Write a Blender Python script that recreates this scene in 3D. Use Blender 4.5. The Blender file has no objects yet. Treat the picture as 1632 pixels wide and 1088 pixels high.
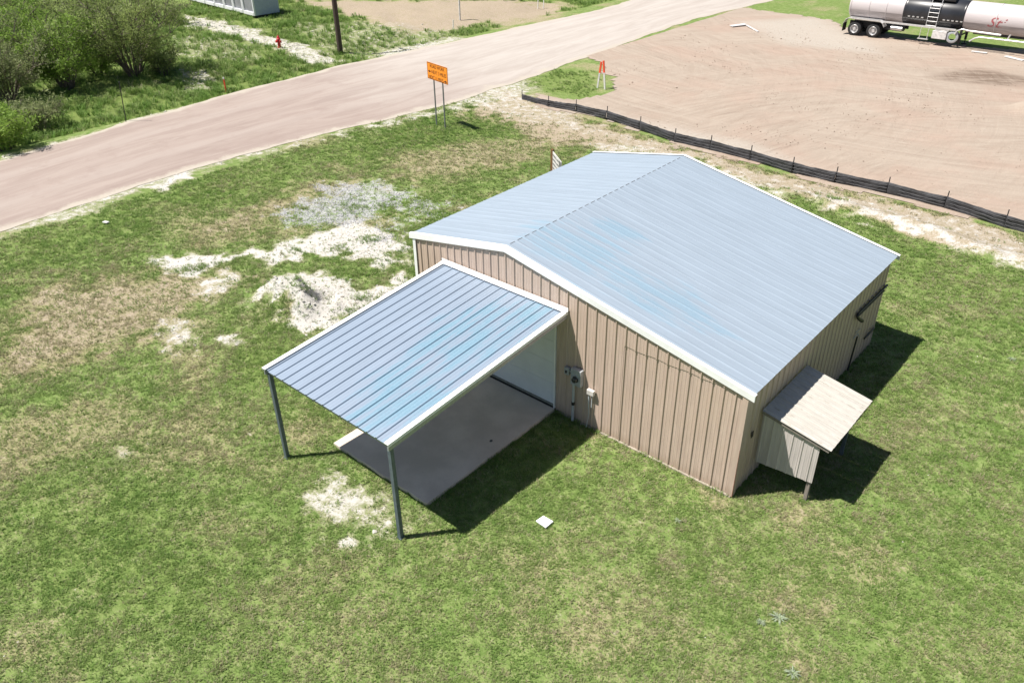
import bpy, bmesh, math, random
import numpy as np
from mathutils import Vector, Matrix
random.seed(7)
RNG = np.random.default_rng(11)
scene = bpy.context.scene
col = scene.collection

# ------------------------------------------------------------------ camera
CAM = np.array([5.826, -14.674, 13.930])
YAW, PITCH, ROLL, FPX = math.radians(-41.448), math.radians(-32.111), math.radians(-0.943), 1289.167
FW = np.array([math.sin(YAW)*math.cos(PITCH), math.cos(YAW)*math.cos(PITCH), math.sin(PITCH)])
RT = np.array([math.cos(YAW), -math.sin(YAW), 0.0])
UP = np.cross(RT, FW)
RT2 = RT*math.cos(ROLL) + UP*math.sin(ROLL)
UP2 = -RT*math.sin(ROLL) + UP*math.cos(ROLL)
cam_d = bpy.data.cameras.new('camera')
cam_d.sensor_width = 36.0
cam_d.lens = 36.0*FPX/1632.0
cam_d.clip_end = 3000
cam = bpy.data.objects.new('camera', cam_d)
M4 = Matrix.Identity(4)
for i in range(3):
    M4[i][0], M4[i][1], M4[i][2], M4[i][3] = RT2[i], UP2[i], -FW[i], CAM[i]
cam.matrix_world = M4
col.objects.link(cam)
scene.camera = cam

# ------------------------------------------------------------------ sky, sun, exposure
SUNDIR = Vector((-0.345, -0.405, 1.0)).normalized()
elev = math.asin(SUNDIR.z)
azim = math.atan2(SUNDIR.x, SUNDIR.y)
world = bpy.data.worlds.new('World')
scene.world = world
world.use_nodes = True
wn = world.node_tree
wn.nodes.clear()
sky = wn.nodes.new('ShaderNodeTexSky')
sky.sky_type = 'NISHITA'
sky.sun_disc = False
sky.sun_elevation = elev
sky.sun_rotation = azim
sky.air_density = 1.0
sky.dust_density = 0.6
bg = wn.nodes.new('ShaderNodeBackground')
bg.inputs['Strength'].default_value = 0.052
wo = wn.nodes.new('ShaderNodeOutputWorld')
wn.links.new(sky.outputs[0], bg.inputs[0])
wn.links.new(bg.outputs[0], wo.inputs[0])
sun_d = bpy.data.lights.new('sun', 'SUN')
sun_d.energy = 5.0
sun_d.angle = math.radians(0.5)
sun_d.color = (1.0, 0.955, 0.89)
sun = bpy.data.objects.new('sun', sun_d)
sun.rotation_euler = (-SUNDIR).to_track_quat('-Z', 'Y').to_euler()
sun.location = (-20, -30, 60)
col.objects.link(sun)
scene.view_settings.view_transform = 'Standard'
scene.view_settings.look = 'None'
scene.view_settings.gamma = 1.0
scene.view_settings.use_curve_mapping = False
scene.view_settings.exposure = 0.68
scene.render.engine = 'CYCLES'
scene.cycles.use_denoising = True
scene.cycles.denoiser = 'OPENIMAGEDENOISE'
scene.cycles.denoising_prefilter = 'ACCURATE'
scene.cycles.max_bounces = 5
scene.cycles.diffuse_bounces = 3
scene.cycles.glossy_bounces = 2
scene.cycles.transmission_bounces = 2
scene.cycles.transparent_max_bounces = 4

# ------------------------------------------------------------------ helpers: pixels of the survey to points
def hit(u, v, ax=2, val=0.0):
    r = FW + RT2*(u-816)/FPX + UP2*(544-v)/FPX
    t = (val-CAM[ax])/r[ax]
    return CAM + r*t
def g2(u, v):
    p = hit(u, v)
    return (float(p[0]), float(p[1]))
def gpoly(pts):
    return [g2(*p) for p in pts]

# ------------------------------------------------------------------ numpy noise
def _hash(ix, iy, seed):
    n = (ix.astype(np.int64)*374761393 + iy.astype(np.int64)*668265263 + seed*1442695041) & 0x7fffffff
    n = ((n ^ (n >> 13))*1274126177) & 0x7fffffff
    return ((n ^ (n >> 16)) & 0xffff)/65535.0
def vnoise(x, y, seed=0):
    ix, iy = np.floor(x), np.floor(y)
    fx, fy = x-ix, y-iy
    fx = fx*fx*(3-2*fx); fy = fy*fy*(3-2*fy)
    a = _hash(ix, iy, seed); b = _hash(ix+1, iy, seed)
    c = _hash(ix, iy+1, seed); d = _hash(ix+1, iy+1, seed)
    return (a*(1-fx)+b*fx)*(1-fy) + (c*(1-fx)+d*fx)*fy
def fbm(x, y, scale, octv=4, seed=0):
    s = 0; amp = 1; tot = 0
    for o in range(octv):
        s = s + amp*vnoise(x/scale*2**o + 17.3*o, y/scale*2**o - 9.1*o, seed+o)
        tot += amp; amp *= .55
    return s/tot
def sdist(poly, X, Y):
    """signed distance to a polygon, positive inside"""
    d2 = np.full(X.shape, 1e9); ins = np.zeros(X.shape, bool)
    n = len(poly)
    for i in range(n):
        x0, y0 = poly[i]; x1, y1 = poly[(i+1) % n]
        ex, ey = x1-x0, y1-y0
        L2 = ex*ex+ey*ey+1e-12
        t = np.clip(((X-x0)*ex+(Y-y0)*ey)/L2, 0, 1)
        d2 = np.minimum(d2, (X-x0-t*ex)**2+(Y-y0-t*ey)**2)
        if abs(ey) > 1e-9:
            c = ((y0 > Y) != (y1 > Y)) & (X < (x1-x0)*(Y-y0)/ey + x0)
            ins ^= c
    d = np.sqrt(d2)
    return np.where(ins, d, -d)
def sstep(a, b, x):
    t = np.clip((x-a)/(b-a), 0, 1)
    return t*t*(3-2*t)

# ------------------------------------------------------------------ helpers: objects
ORG = {}
def tag(o, label=None, cat=None, group=None, kind=None):
    if label: o['label'] = label
    if cat: o['category'] = cat
    if group: o['group'] = group
    if kind: o['kind'] = kind
    return o
def thing(name, loc, label, cat, group=None):
    o = bpy.data.objects.new(name, None)
    o.location = loc
    o.empty_display_size = .2
    col.objects.link(o)
    ORG[o.name] = Vector(loc)
    return tag(o, label, cat, group)
class MB:
    """collects shapes in world coordinates, then links them as one mesh object"""
    def __init__(s): s.v = []; s.f = []
    def add(s, vs, fs):
        n = len(s.v)
        s.v += [tuple(float(c) for c in p) for p in vs]
        s.f += [tuple(i+n for i in f) for f in fs]
        return s
    def box(s, lo, hi):
        x0, y0, z0 = lo; x1, y1, z1 = hi
        return s.add([(x0,y0,z0),(x1,y0,z0),(x1,y1,z0),(x0,y1,z0),(x0,y0,z1),(x1,y0,z1),(x1,y1,z1),(x0,y1,z1)],
                     [(0,3,2,1),(4,5,6,7),(0,1,5,4),(1,2,6,5),(2,3,7,6),(3,0,4,7)])
    def hexa(s, bot, top):
        return s.add(list(bot)+list(top), [(3,2,1,0),(4,5,6,7),(0,1,5,4),(1,2,6,5),(2,3,7,6),(3,0,4,7)])
    def bar(s, a, b, w, h, up=(0,0,1)):
        a = Vector(a); b = Vector(b); d = (b-a).normalized()
        up = Vector(up)
        if abs(d.dot(up)) > .98: up = Vector((0,1,0))
        r = d.cross(up).normalized(); u = r.cross(d)
        q = [(-1,-1),(1,-1),(1,1),(-1,1)]
        A = [a+r*(i*w/2)+u*(j*h/2) for i, j in q]; B = [b+r*(i*w/2)+u*(j*h/2) for i, j in q]
        return s.add(A+B, [(0,1,2,3),(7,6,5,4),(0,4,5,1),(1,5,6,2),(2,6,7,3),(3,7,4,0)])
    def tube(s, path, rad, n=8, cap=True):
        path = [Vector(p) for p in path]
        if not hasattr(rad, '__len__'): rad = [rad]*len(path)
        base = len(s.v); prev = None
        for i, p in enumerate(path):
            d = (path[min(i+1, len(path)-1)]-path[max(i-1, 0)]).normalized()
            if prev is None:
                r = d.cross(Vector((0,0,1)))
                if r.length < .05: r = d.cross(Vector((1,0,0)))
            else:
                r = prev - d*prev.dot(d)
            r.normalize(); prev = r; u = d.cross(r)
            for k in range(n):
                a = 2*math.pi*k/n
                s.v.append(tuple(p + (r*math.cos(a)+u*math.sin(a))*rad[i]))
        for i in range(len(path)-1):
            for k in range(n):
                k2 = (k+1) % n
                s.f.append((base+i*n+k, base+i*n+k2, base+(i+1)*n+k2, base+(i+1)*n+k))
        if cap:
            s.f.append(tuple(base+k for k in reversed(range(n))))
            s.f.append(tuple(base+(len(path)-1)*n+k for k in range(n)))
        return s
    def lathe(s, c, axis, prof, n=20):
        """prof: (distance along axis, radius)"""
        axis = Vector(axis).normalized(); c = Vector(c)
        r = axis.cross(Vector((0,0,1)))
        if r.length < .05: r = axis.cross(Vector((1,0,0)))
        r.normalize(); u = axis.cross(r)
        base = len(s.v)
        for t, ra in prof:
            for k in range(n):
                a = 2*math.pi*k/n
                s.v.append(tuple(c+axis*t+(r*math.cos(a)+u*math.sin(a))*max(ra, 1e-4)))
        for i in range(len(prof)-1):
            for k in range(n):
                k2 = (k+1) % n
                s.f.append((base+i*n+k, base+i*n+k2, base+(i+1)*n+k2, base+(i+1)*n+k))
        return s
    def build(s, name, mat, parent=None, smooth=False, bevel=0, label=None):
        org = ORG[parent.name] if parent is not None else Vector((0,0,0))
        me = bpy.data.meshes.new(name)
        me.from_pydata([tuple(Vector(p)-org) for p in s.v], [], s.f)
        me.materials.append(mat)
        if smooth:
            for p in me.polygons: p.use_smooth = True
            if smooth != 'all':
                me.set_sharp_from_angle(angle=math.radians(40))
        me.update()
        o = bpy.data.objects.new(name, me)
        col.objects.link(o)
        if parent is not None: o.parent = parent
        ORG[o.name] = org
        if bevel:
            m = o.modifiers.new('bevel', 'BEVEL'); m.width = bevel; m.segments = 2; m.limit_method = 'ANGLE'
        if label: o['label'] = label
        return o
def text_mesh(txt, size, shear=0.0, space=1.0):
    cu = bpy.data.curves.new('lettering', 'FONT')
    cu.body = txt; cu.size = size; cu.shear = shear; cu.align_x = 'CENTER'; cu.align_y = 'CENTER'; cu.space_character = space
    cu.resolution_u = 3
    o = bpy.data.objects.new('lettering', cu)
    col.objects.link(o)
    bpy.context.view_layer.update()
    dg = bpy.context.evaluated_depsgraph_get()
    me = o.evaluated_get(dg).to_mesh()
    vs = [v.co.copy() for v in me.vertices]; fs = [tuple(p.vertices) for p in me.polygons]
    o.evaluated_get(dg).to_mesh_clear()
    bpy.data.objects.remove(o); bpy.data.curves.remove(cu)
    return vs, fs

# ------------------------------------------------------------------ helpers: materials
class NT:
    def __init__(s, name):
        s.m = bpy.data.materials.new(name); s.m.use_nodes = True
        s.t = s.m.node_tree; s.n = s.t.nodes
        s.b = s.n['Principled BSDF']
        s._pos = None
    def node(s, t, **kw):
        x = s.n.new(t)
        for k, v in kw.items(): setattr(x, k, v)
        return x
    def link(s, a, b): s.t.links.new(a, b)
    def set(s, sock, val):
        if hasattr(val, 'is_linked') or hasattr(val, 'links'): s.link(val, sock)
        else: sock.default_value = val
    @property
    def pos(s):
        if s._pos is None: s._pos = s.node('ShaderNodeNewGeometry').outputs['Position']
        return s._pos
    def mapped(s, scale=(1,1,1), rot=(0,0,0), vec=None):
        m = s.node('ShaderNodeMapping'); s.link(vec or s.pos, m.inputs[0])
        m.inputs['Scale'].default_value = scale; m.inputs['Rotation'].default_value = rot
        return m.outputs[0]
    def noise(s, scale, detail=4, rough=.55, vec=None, dist=0.0):
        x = s.node('ShaderNodeTexNoise'); s.link(vec or s.pos, x.inputs['Vector'])
        x.inputs['Scale'].default_value = scale; x.inputs['Detail'].default_value = detail
        x.inputs['Roughness'].default_value = rough; x.inputs['Distortion'].default_value = dist
        return x.outputs[0]
    def voro(s, scale, vec=None, out='Distance', feature='F1'):
        x = s.node('ShaderNodeTexVoronoi'); x.feature = feature; s.link(vec or s.pos, x.inputs['Vector']); x.inputs['Scale'].default_value = scale
        return x.outputs[out]
    def ramp(s, fac, a, b):
        x = s.node('ShaderNodeMapRange'); x.interpolation_type = 'SMOOTHSTEP'
        s.link(fac, x.inputs[0]); x.inputs[1].default_value = a; x.inputs[2].default_value = b
        return x.outputs[0]
    def math(s, op, a, b=0.0, c=None):
        x = s.node('ShaderNodeMath', operation=op)
        s.set(x.inputs[0], a); s.set(x.inputs[1], b)
        if c is not None: s.set(x.inputs[2], c)
        return x.outputs[0]
    def mix(s, fac, a, b):
        x = s.node('ShaderNodeMix', data_type='RGBA')
        s.set(x.inputs[0], fac)
        s.set(x.inputs[6], a if hasattr(a, 'links') else (*a, 1)); s.set(x.inputs[7], b if hasattr(b, 'links') else (*b, 1))
        return x.outputs[2]
    def attr(s, name, inst=False):
        x = s.node('ShaderNodeAttribute'); x.attribute_name = name
        if inst: x.attribute_type = 'INSTANCER'
        return x.outputs['Fac']
    def bump(s, h, strength=.3, dist=.02):
        x = s.node('ShaderNodeBump'); x.inputs['Strength'].default_value = strength; x.inputs['Distance'].default_value = dist
        s.link(h, x.inputs['Height']); s.link(x.outputs[0], s.b.inputs['Normal'])
    def out(s, colr=None, rough=None, metal=None, spec=None):
        if colr is not None: s.set(s.b.inputs['Base Color'], colr if hasattr(colr, 'links') else (*colr, 1))
        if rough is not None: s.set(s.b.inputs['Roughness'], rough)
        if metal is not None: s.set(s.b.inputs['Metallic'], metal)
        if spec is not None: s.set(s.b.inputs['Specular IOR Level'], spec)
        return s.m
def simple(name, c, rough=.6, metal=0.0, var=.18, scale=6.0, bump=0.0, spec=None, stretch=(1,1,1)):
    t = NT(name)
    n = t.noise(scale, 5, .6, t.mapped(stretch))
    k = t.ramp(n, .3, .7)
    lo = tuple(x*(1-var) for x in c); hi = tuple(min(1, x*(1+var)) for x in c)
    if bump: t.bump(n, bump, .02)
    return t.out(t.mix(k, lo, hi), rough, metal, spec)

# building dimensions (metres)
BW, BL, XR = 10.944, 9.207, 7.317
HE, HL, HR = 3.146, 3.902, 4.567
OVX, OVY = 0.142, 0.045
RIB = 0.3058
CXA, CXB, CD, CZ1, CZ0 = -9.764, -5.157, 6.306, 3.331, 2.835
SX0, SX1, SD = -9.117, -5.504, 5.082

# ------------------------------------------------------------------ ground layout (road, lot, patches)
road_near = [(-24,-75),(-29.2,-28),(-30.7,-12)] + [g2(*p) for p in [(0,370),(150,318),(300,270),(500,218),(700,170),(830,128),(960,82),(1100,32),(1232,0)]] + [(-31.0,96),(-31.8,140)]
road_far = [(-34,-75),(-38.6,-28),(-40.2,-12)] + [g2(*p) for p in [(0,255),(200,195),(400,140),(560,100),(740,62),(960,14)]] + [(-42.0,66),(-43,88),(-44,140)]
ROAD = road_near + road_far[::-1]
LOT = gpoly([(846,152),(905,158),(962,150),(975,128),(955,104),(930,92),(1000,60),(1090,26),(1150,12),(1200,14),(1250,22),(1300,28),(1350,42),(1420,56),(1520,69),(1632,80)]) + [(6,55.5),(30,53),(60,40),(60,18.5),(14,20.5)] + gpoly([(1632,372),(1505,339),(1413,315),(1330,297),(1262,280),(1195,260),(1132,244),(1075,230),(1020,211),(967,196),(918,184),(874,172)])
SLAB = [(SX1, 0.0), (SX1, -SD), (SX0, -SD), (SX0, 0.0)]
HOUSE = [(0,0),(0,BL),(-BW,BL),(-BW,0)]
# (kind, strength, softness in metres, polygon in survey pixels)
PATCH = [
 ('gravel', .8, .9, [(440,342),(470,318),(530,290),(600,282),(662,298),(640,330),(600,350),(560,362),(480,362)]),
 ('gravel', .55, 1.0, [(590,352),(650,318),(720,310),(745,328),(690,362),(655,372),(650,395),(610,392)]),
 ('chalk', 1.0, .5, [(400,405),(470,378),(555,352),(640,372),(652,396),(600,415),(520,408),(470,418),(420,412)]),
 ('chalk', 1.1, .3, [(250,412),(300,402),(352,400),(348,420),(300,440),(262,430)]),
 ('chalk', .95, .25, [(350,408),(420,385),(440,390),(400,408),(370,415)]),
 ('chalk', 1.0, .35, [(600,440),(655,415),(672,440),(640,478),(606,466)]),
 ('chalk', 1.0, .35, [(412,468),(445,438),(505,430),(560,452),(600,455),(590,490),(545,520),(505,545),(462,522),(425,495)]),
 ('chalk', .8, .45, [(305,450),(350,430),(395,432),(385,452),(330,475)]),
 ('chalk', .72, .6, [(455,765),(520,745),(590,775),(622,815),(618,870),(550,880),(490,855)]),
 ('chalk', .72, .4, [(235,515),(290,515),(310,545),(270,565)]),
 ('chalk', .75, .2, [(340,535),(370,530),(372,548),(345,548)]),
 ('chalk', .55, .25, [(175,690),(215,690),(200,740),(160,730)]),
 ('chalk', .45, .5, [(380,470),(415,455),(420,500),(395,520)]),
 ('chalk', .45, .5, [(640,395),(665,380),(668,415),(645,420)]),
 ('bare', .85, .8, [(0,600),(0,530),(60,470),(160,440),(290,425),(400,440),(330,480),(235,545),(150,570)]),
 ('bare', .95, .35, [(150,572),(190,540),(230,525),(240,540),(190,565)]),
 ('bare', .6, .8, [(270,545),(340,560),(320,620),(260,620),(240,590)]),
 ('bare', .78, .8, [(310,372),(370,335),(470,298),(560,280),(600,272),(560,300),(470,330),(430,355),(340,385)]),
 ('bare', .75, .9, [(600,262),(660,240),(760,222),(880,218),(930,240),(830,258),(700,290),(600,285)]),
 ('bare', .5, 1.0, [(100,640),(260,620),(420,680),(400,740),(240,760),(110,720)]),
 ('bare', .45, 1.0, [(820,900),(1000,880),(1100,960),(1000,1060),(850,1000)]),
 ('bare', .5, .6, [(60,800),(130,770),(170,800),(100,830)]),
 ('bare', .55, .6, [(0,700),(60,690),(90,740),(0,770)]),
 ('bare', .55, .5, [(1170,930),(1230,930),(1320,935),(1330,965),(1240,960),(1180,955)]),
 ('bare', .6, .4, [(1270,1030),(1310,1020),(1330,1045),(1290,1060)]),
 ('bare', .5, .5, [(1330,880),(1400,870),(1440,900),(1400,950),(1340,930)]),
 ('bare', .6, .35, [(1255,810),(1300,795),(1340,810),(1310,850),(1260,840)]),
 ('bare', .55, .3, [(1530,610),(1550,608),(1555,622),(1535,625)]),
 ('bare', .55, .3, [(1610,655),(1632,650),(1632,680),(1612,672)]),
 ('bare', .5, .4, [(1440,490),(1550,480),(1560,500),(1450,505)]),
 ('bare', .7, .25, [(945,690),(1000,712),(1060,740),(1120,768),(1165,796),(1150,800),(1080,765),(1000,725),(960,705)]),
 ('bare', .95, .7, [(730,180),(800,140),(860,150),(1000,208),(1200,264),(1400,312),(1632,372),(1632,400),(1480,360),(1260,300),(1100,246),(960,236),(880,240),(800,200)]),
 ('bare', 1.0, .35, [(880,182),(1000,212),(1132,247),(1330,301),(1505,343),(1632,376),(1632,425),(1500,390),(1340,336),(1230,300),(1100,252),(980,232)]),
 ('chalk', .5, .5, [(880,182),(1000,212),(1132,247),(1330,301),(1505,343),(1632,376),(1632,425),(1500,390),(1340,336),(1230,300),(1100,252),(980,232)]),
 ('chalk', .55, .6, [(760,165),(840,155),(960,195),(940,215),(860,195),(800,185)]),
 ('chalk', .62, .5, [(930,236),(1000,225),(1150,262),(1270,305),(1255,318),(1100,262),(1000,245)]),
 ('chalk', .78, .6, [(1225,298),(1290,306),(1370,325),(1460,355),(1632,398),(1632,428),(1570,420),(1500,385),(1410,362),(1340,336),(1260,312)]),
 ('chalk', .6, .45, [(0,366),(150,316),(300,268),(300,278),(160,332),(0,384)]),
 ('chalk', .95, .5, [(230,300),(262,280),(300,272),(310,282),(262,306)]),
 ('chalk', .68, .5, [(300,268),(500,217),(700,170),(830,128),(830,140),(740,172),(640,196),(500,226),(300,280)]),
 ('chalk', .65, .5, [(700,165),(830,124),(870,142),(850,156),(760,175)]),
 ('chalk', .6, .3, [(0,262),(200,199),(400,144),(560,104),(560,97),(400,136),(200,190),(0,250)]),
 ('chalk', .95, .4, [(560,100),(580,92),(610,94),(600,106),(565,110)]),
 ('chalk', .7, .6, [(290,24),(340,30),(450,60),(530,82),(560,92),(500,98),(420,72),(300,44)]),
 ('chalk', .42, 1.0, [(260,60),(310,48),(420,75),(400,100),(300,95),(250,85)]),
 ('chalk', .42, 1.0, [(450,40),(560,30),(720,40),(740,62),(620,92),(520,80)]),
 ('chalk', .5, .5, [(270,112),(330,110),(350,130),(290,138)]),
 ('chalk', .65, .6, [(590,78),(680,58),(735,52),(740,62),(640,88)]),
 ('bare', 1.0, 1.2, [(470,0),(900,0),(900,18),(800,28),(735,42),(640,50),(540,22)]),
 ('bare', .8, .8, [(740,25),(800,18),(900,18),(880,34),(800,42)]),
 ('lush', .6, 1.2, [(530,235),(640,190),(730,160),(790,165),(830,190),(850,215),(720,235),(560,262)]),
 ('lush', .4, 1.2, [(0,385),(160,330),(310,286),(430,262),(500,240),(460,300),(300,345),(160,400),(0,450)]),
 ('lush', .6, .9, [(830,130),(880,112),(950,116),(962,140),(940,152),(870,150)]),
 ('lush', .5, .8, [(380,520),(470,540),(480,590),(400,610),(350,570)]),
 ('lush', .35, 1.5, [(0,780),(200,770),(330,860),(300,1000),(100,960),(0,930)]),
 ('lush', .3, 1.2, [(1240,315),(1400,360),(1560,425),(1632,440),(1632,520),(1500,470),(1380,400)]),
]

def masks(X, Y):
    wx = X + 1.7*(fbm(X, Y, 1.6, 5, 31)-.5); wy = Y + 1.7*(fbm(X, Y, 1.6, 5, 57)-.5)
    rag = 2*(fbm(X, Y, .55, 4, 63)-.5)
    m = {k: np.zeros(X.shape) for k in ('gravel', 'chalk', 'bare', 'lush')}
    for kind, st, soft, px in PATCH:
        P = gpoly(px)
        xs = [p[0] for p in P]; ys = [p[1] for p in P]
        pad = soft*2.5+1
        sel = (X > min(xs)-pad) & (X < max(xs)+pad) & (Y > min(ys)-pad) & (Y < max(ys)+pad)
        if not sel.any(): continue
        if kind in ('bare', 'lush') and st < .99: soft = soft*1.7
        if kind == 'chalk' and max(xs) > -30: soft = soft*1.5; st = st*.95
        d = sdist(P, wx[sel], wy[sel]) + rag[sel]*(soft*1.5 if kind != 'lush' else soft*.6)
        m[kind][sel] = np.maximum(m[kind][sel], st*sstep(-soft, soft, d))
    # everything across the road is rank and green
    m['lush'] = np.maximum(m['lush'], .85*sstep(-41.5, -44.5, X)*(1-m['bare'])*(1-m['chalk']*.7))
    m['lush'] = np.maximum(m['lush'], .25*sstep(52, 56, Y)*sstep(-32, -28, X))
    left = .35+.65*sstep(-2, -9, X)
    m['bare'] = np.maximum(m['bare'], .6*left*sstep(.46, .74, fbm(X, Y, 2.2, 5, 91))*(1-.8*m['lush']))
    rd = sdist(ROAD, X, Y); lt = sdist(LOT, X, Y)
    m['road'] = rd; m['lot'] = lt
    return m
PILE = g2(488, 486); PILE2 = g2(452, 470); BERM = gpoly([(1250,308),(1340,328),(1450,358),(1560,398),(1680,430)])
def height(X, Y, m):
    n = .07*(fbm(X, Y, 3.2, 4, 5)-.5) + .045*(fbm(X, Y, .7, 3, 8)-.5)
    damp = sstep(0, -2.5, m['road'])*sstep(0, -1.5, m['lot'])
    hd = sdist([(.6,-.6),(.6,BL+.6),(-BW-.6,BL+.6),(-BW-.6,-.6)], X, Y); sd = sdist(SLAB, X, Y)
    damp = damp*(.25+.75*sstep(0, -1.5, hd))*(.3+.7*sstep(.2, -.8, sd))
    n = n*damp - .025
    for (cx, cy), hh, sx, sy, a in ((PILE, .85, 1.25, .85, .5), (PILE2, .55, .9, .7, .2)):
        dx, dy = X-cx, Y-cy
        ca, sa = math.cos(a), math.sin(a)
        q = ((dx*ca+dy*sa)/sx)**2 + ((-dx*sa+dy*ca)/sy)**2
        n = n + hh*np.exp(-q)*(.8+1.1*(fbm(X, Y, .7, 5, 77)-.5)*2*.7)
    # dug-out hollow in the heap
    cx, cy = g2(512, 482); n = n - .6*np.exp(-(((X-cx)/.6)**2+((Y-cy)/.45)**2))
    # ridge of spoil along the silt fence
    bd = np.full(X.shape, 9.)
    for (x0, y0), (x1, y1) in zip(BERM[:-1], BERM[1:]):
        ex, ey = x1-x0, y1-y0
        t = np.clip(((X-x0)*ex+(Y-y0)*ey)/(ex*ex+ey*ey), 0, 1)
        bd = np.minimum(bd, np.hypot(X-x0-t*ex, Y-y0-t*ey))
    n = n + .22*np.exp(-(bd/.55)**2)*(.4+1.2*fbm(X, Y, .8, 4, 44))
    # rough spoil and shallow ditch across the road
    far = sstep(-42.5, -46, X)
    n = n + far*(.5*(fbm(X, Y, 2.0, 4, 15)-.5)) - .35*sstep(-41.8, -44, X)*sstep(-50, -46, X)
    return n

def axis(lo, a, b, hi, step, grow=1.045):
    c = list(np.arange(a, b, step)); x = c[-1]; s = step
    while x < hi: s = min(s*grow, 60); x += s; c.append(x)
    x = c[0]; s = step; pre = []
    while x > lo: s = min(s*grow, 60); x -= s; pre.append(x)
    return np.array(pre[::-1]+c)
gx = axis(-900, -24, 9, 700, .14, 1.022); gy = axis(-500, -14, 24, 1100, .14, 1.022)
GX, GY = np.meshgrid(gx, gy)
GM = masks(GX, GY)
GZ = height(GX, GY, GM)
GZ = np.where((GM['road'] > -.15) | (GM['lot'] > -.1), np.minimum(GZ, -.035), GZ)
def grid_mesh(name, X, Y, Z, attrs, mat, keep=None):
    ny, nx = X.shape
    co = np.stack([X, Y, Z], -1).reshape(-1, 3)
    idx = np.arange(nx*ny).reshape(ny, nx)
    q = np.stack([idx[:-1,:-1], idx[:-1,1:], idx[1:,1:], idx[1:,:-1]], -1).reshape(-1, 4)
    if keep is not None: q = q[keep.reshape(-1)]
    me = bpy.data.meshes.new(name)
    me.vertices.add(len(co)); me.vertices.foreach_set('co', co.astype(np.float32).ravel())
    me.loops.add(q.size); me.loops.foreach_set('vertex_index', q.astype(np.int32).ravel())
    me.polygons.add(len(q)); me.polygons.foreach_set('loop_start', np.arange(0, q.size, 4, dtype=np.int32))
    me.polygons.foreach_set('loop_total', np.full(len(q), 4, np.int32))
    me.polygons.foreach_set('use_smooth', np.ones(len(q), bool))
    me.update(calc_edges=True)
    for k, a in attrs.items():
        at = me.attributes.new(k, 'FLOAT', 'POINT'); at.data.foreach_set('value', a.astype(np.float32).ravel())
    me.materials.append(mat)
    o = bpy.data.objects.new(name, me); col.objects.link(o)
    return o

# ---- ground material
def ground_material():
    t = NT('turf_and_soil')
    big = t.noise(.55, 5, .6); mid = t.noise(2.6, 5, .62); fine = t.noise(14, 5, .7); tiny = t.noise(60, 3, .6)
    lush, bare, chalk, grav = t.attr('lush'), t.attr('bare'), t.attr('chalk'), t.attr('gravel')
    green = t.mix(t.ramp(mid, .35, .68), (.112,.18,.042), (.205,.27,.085))
    green = t.mix(lush, green, t.mix(t.ramp(fine, .3, .7), (.105,.155,.035), (.18,.225,.062)))
    straw = t.mix(t.ramp(fine, .35, .68), (.215,.20,.095), (.34,.30,.18))
    dry = t.math('ADD', t.math('MULTIPLY', t.math('SUBTRACT', big, .5), 1.1), t.math('MULTIPLY', t.math('SUBTRACT', fine, .5), 2.0))
    dry = t.math('SUBTRACT', t.math('ADD', dry, t.math('MULTIPLY', bare, 1.0)), t.math('MULTIPLY', lush, .45))
    c = t.mix(t.ramp(dry, .0, .7), green, straw)
    grit = t.noise(34, 4, .75)
    c = t.mix(t.math('MULTIPLY', t.ramp(grit, .50, .34), .45), c, (.09,.125,.03))
    c = t.mix(t.math('MULTIPLY', t.ramp(grit, .54, .72), .65), c, (.37,.38,.19))
    soil = t.mix(t.ramp(fine, .3, .7), (.275,.215,.155), (.40,.33,.255))
    sm = t.math('ADD', bare, t.math('MULTIPLY', t.math('SUBTRACT', fine, .5), 1.2))
    sm = t.math('ADD', sm, t.math('MULTIPLY', t.math('SUBTRACT', mid, .5), .8))
    c = t.mix(t.ramp(sm, .6, 1.05), c, soil)
    white = t.mix(t.ramp(tiny, .3, .72), (.42,.395,.355), (.60,.58,.545))
    white = t.mix(t.ramp(fine, .55, .75), white, (.47,.435,.385))
    cm = t.math('ADD', chalk, t.math('MULTIPLY', t.math('SUBTRACT', fine, .5), 1.1))
    cm = t.math('ADD', cm, t.math('MULTIPLY', t.math('SUBTRACT', mid, .5), 1.5))
    c = t.mix(t.math('MULTIPLY', t.ramp(cm, .1, .6), .55), c, (.36,.315,.235))
    c = t.mix(t.ramp(cm, .45, .85), c, white)
    st = t.voro(38, out='Color')
    sp = t.node('ShaderNodeSeparateColor'); t.link(st, sp.inputs[0])
    gcol = t.mix(sp.outputs[0], (.22,.22,.225), (.58,.575,.57))
    gm = t.math('ADD', grav, t.math('MULTIPLY', t.math('SUBTRACT', fine, .5), 1.4))
    gm = t.math('ADD', gm, t.math('MULTIPLY', t.math('SUBTRACT', mid, .5), 2.2))
    c = t.mix(t.math('MULTIPLY', t.ramp(gm, .45, .95), .85), c, gcol)
    hgt = t.math('ADD', fine, t.math('MULTIPLY', tiny, .5))
    t.bump(hgt, .55, .05)
    return t.out(c, .95, 0, .15)
ground = grid_mesh('ground', GX, GY, GZ, {k: GM[k] for k in ('lush','bare','chalk','gravel')}, ground_material())
tag(ground, 'mown lawn with dry tan patches and white caliche spots around the shed', 'ground', kind='structure')

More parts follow.
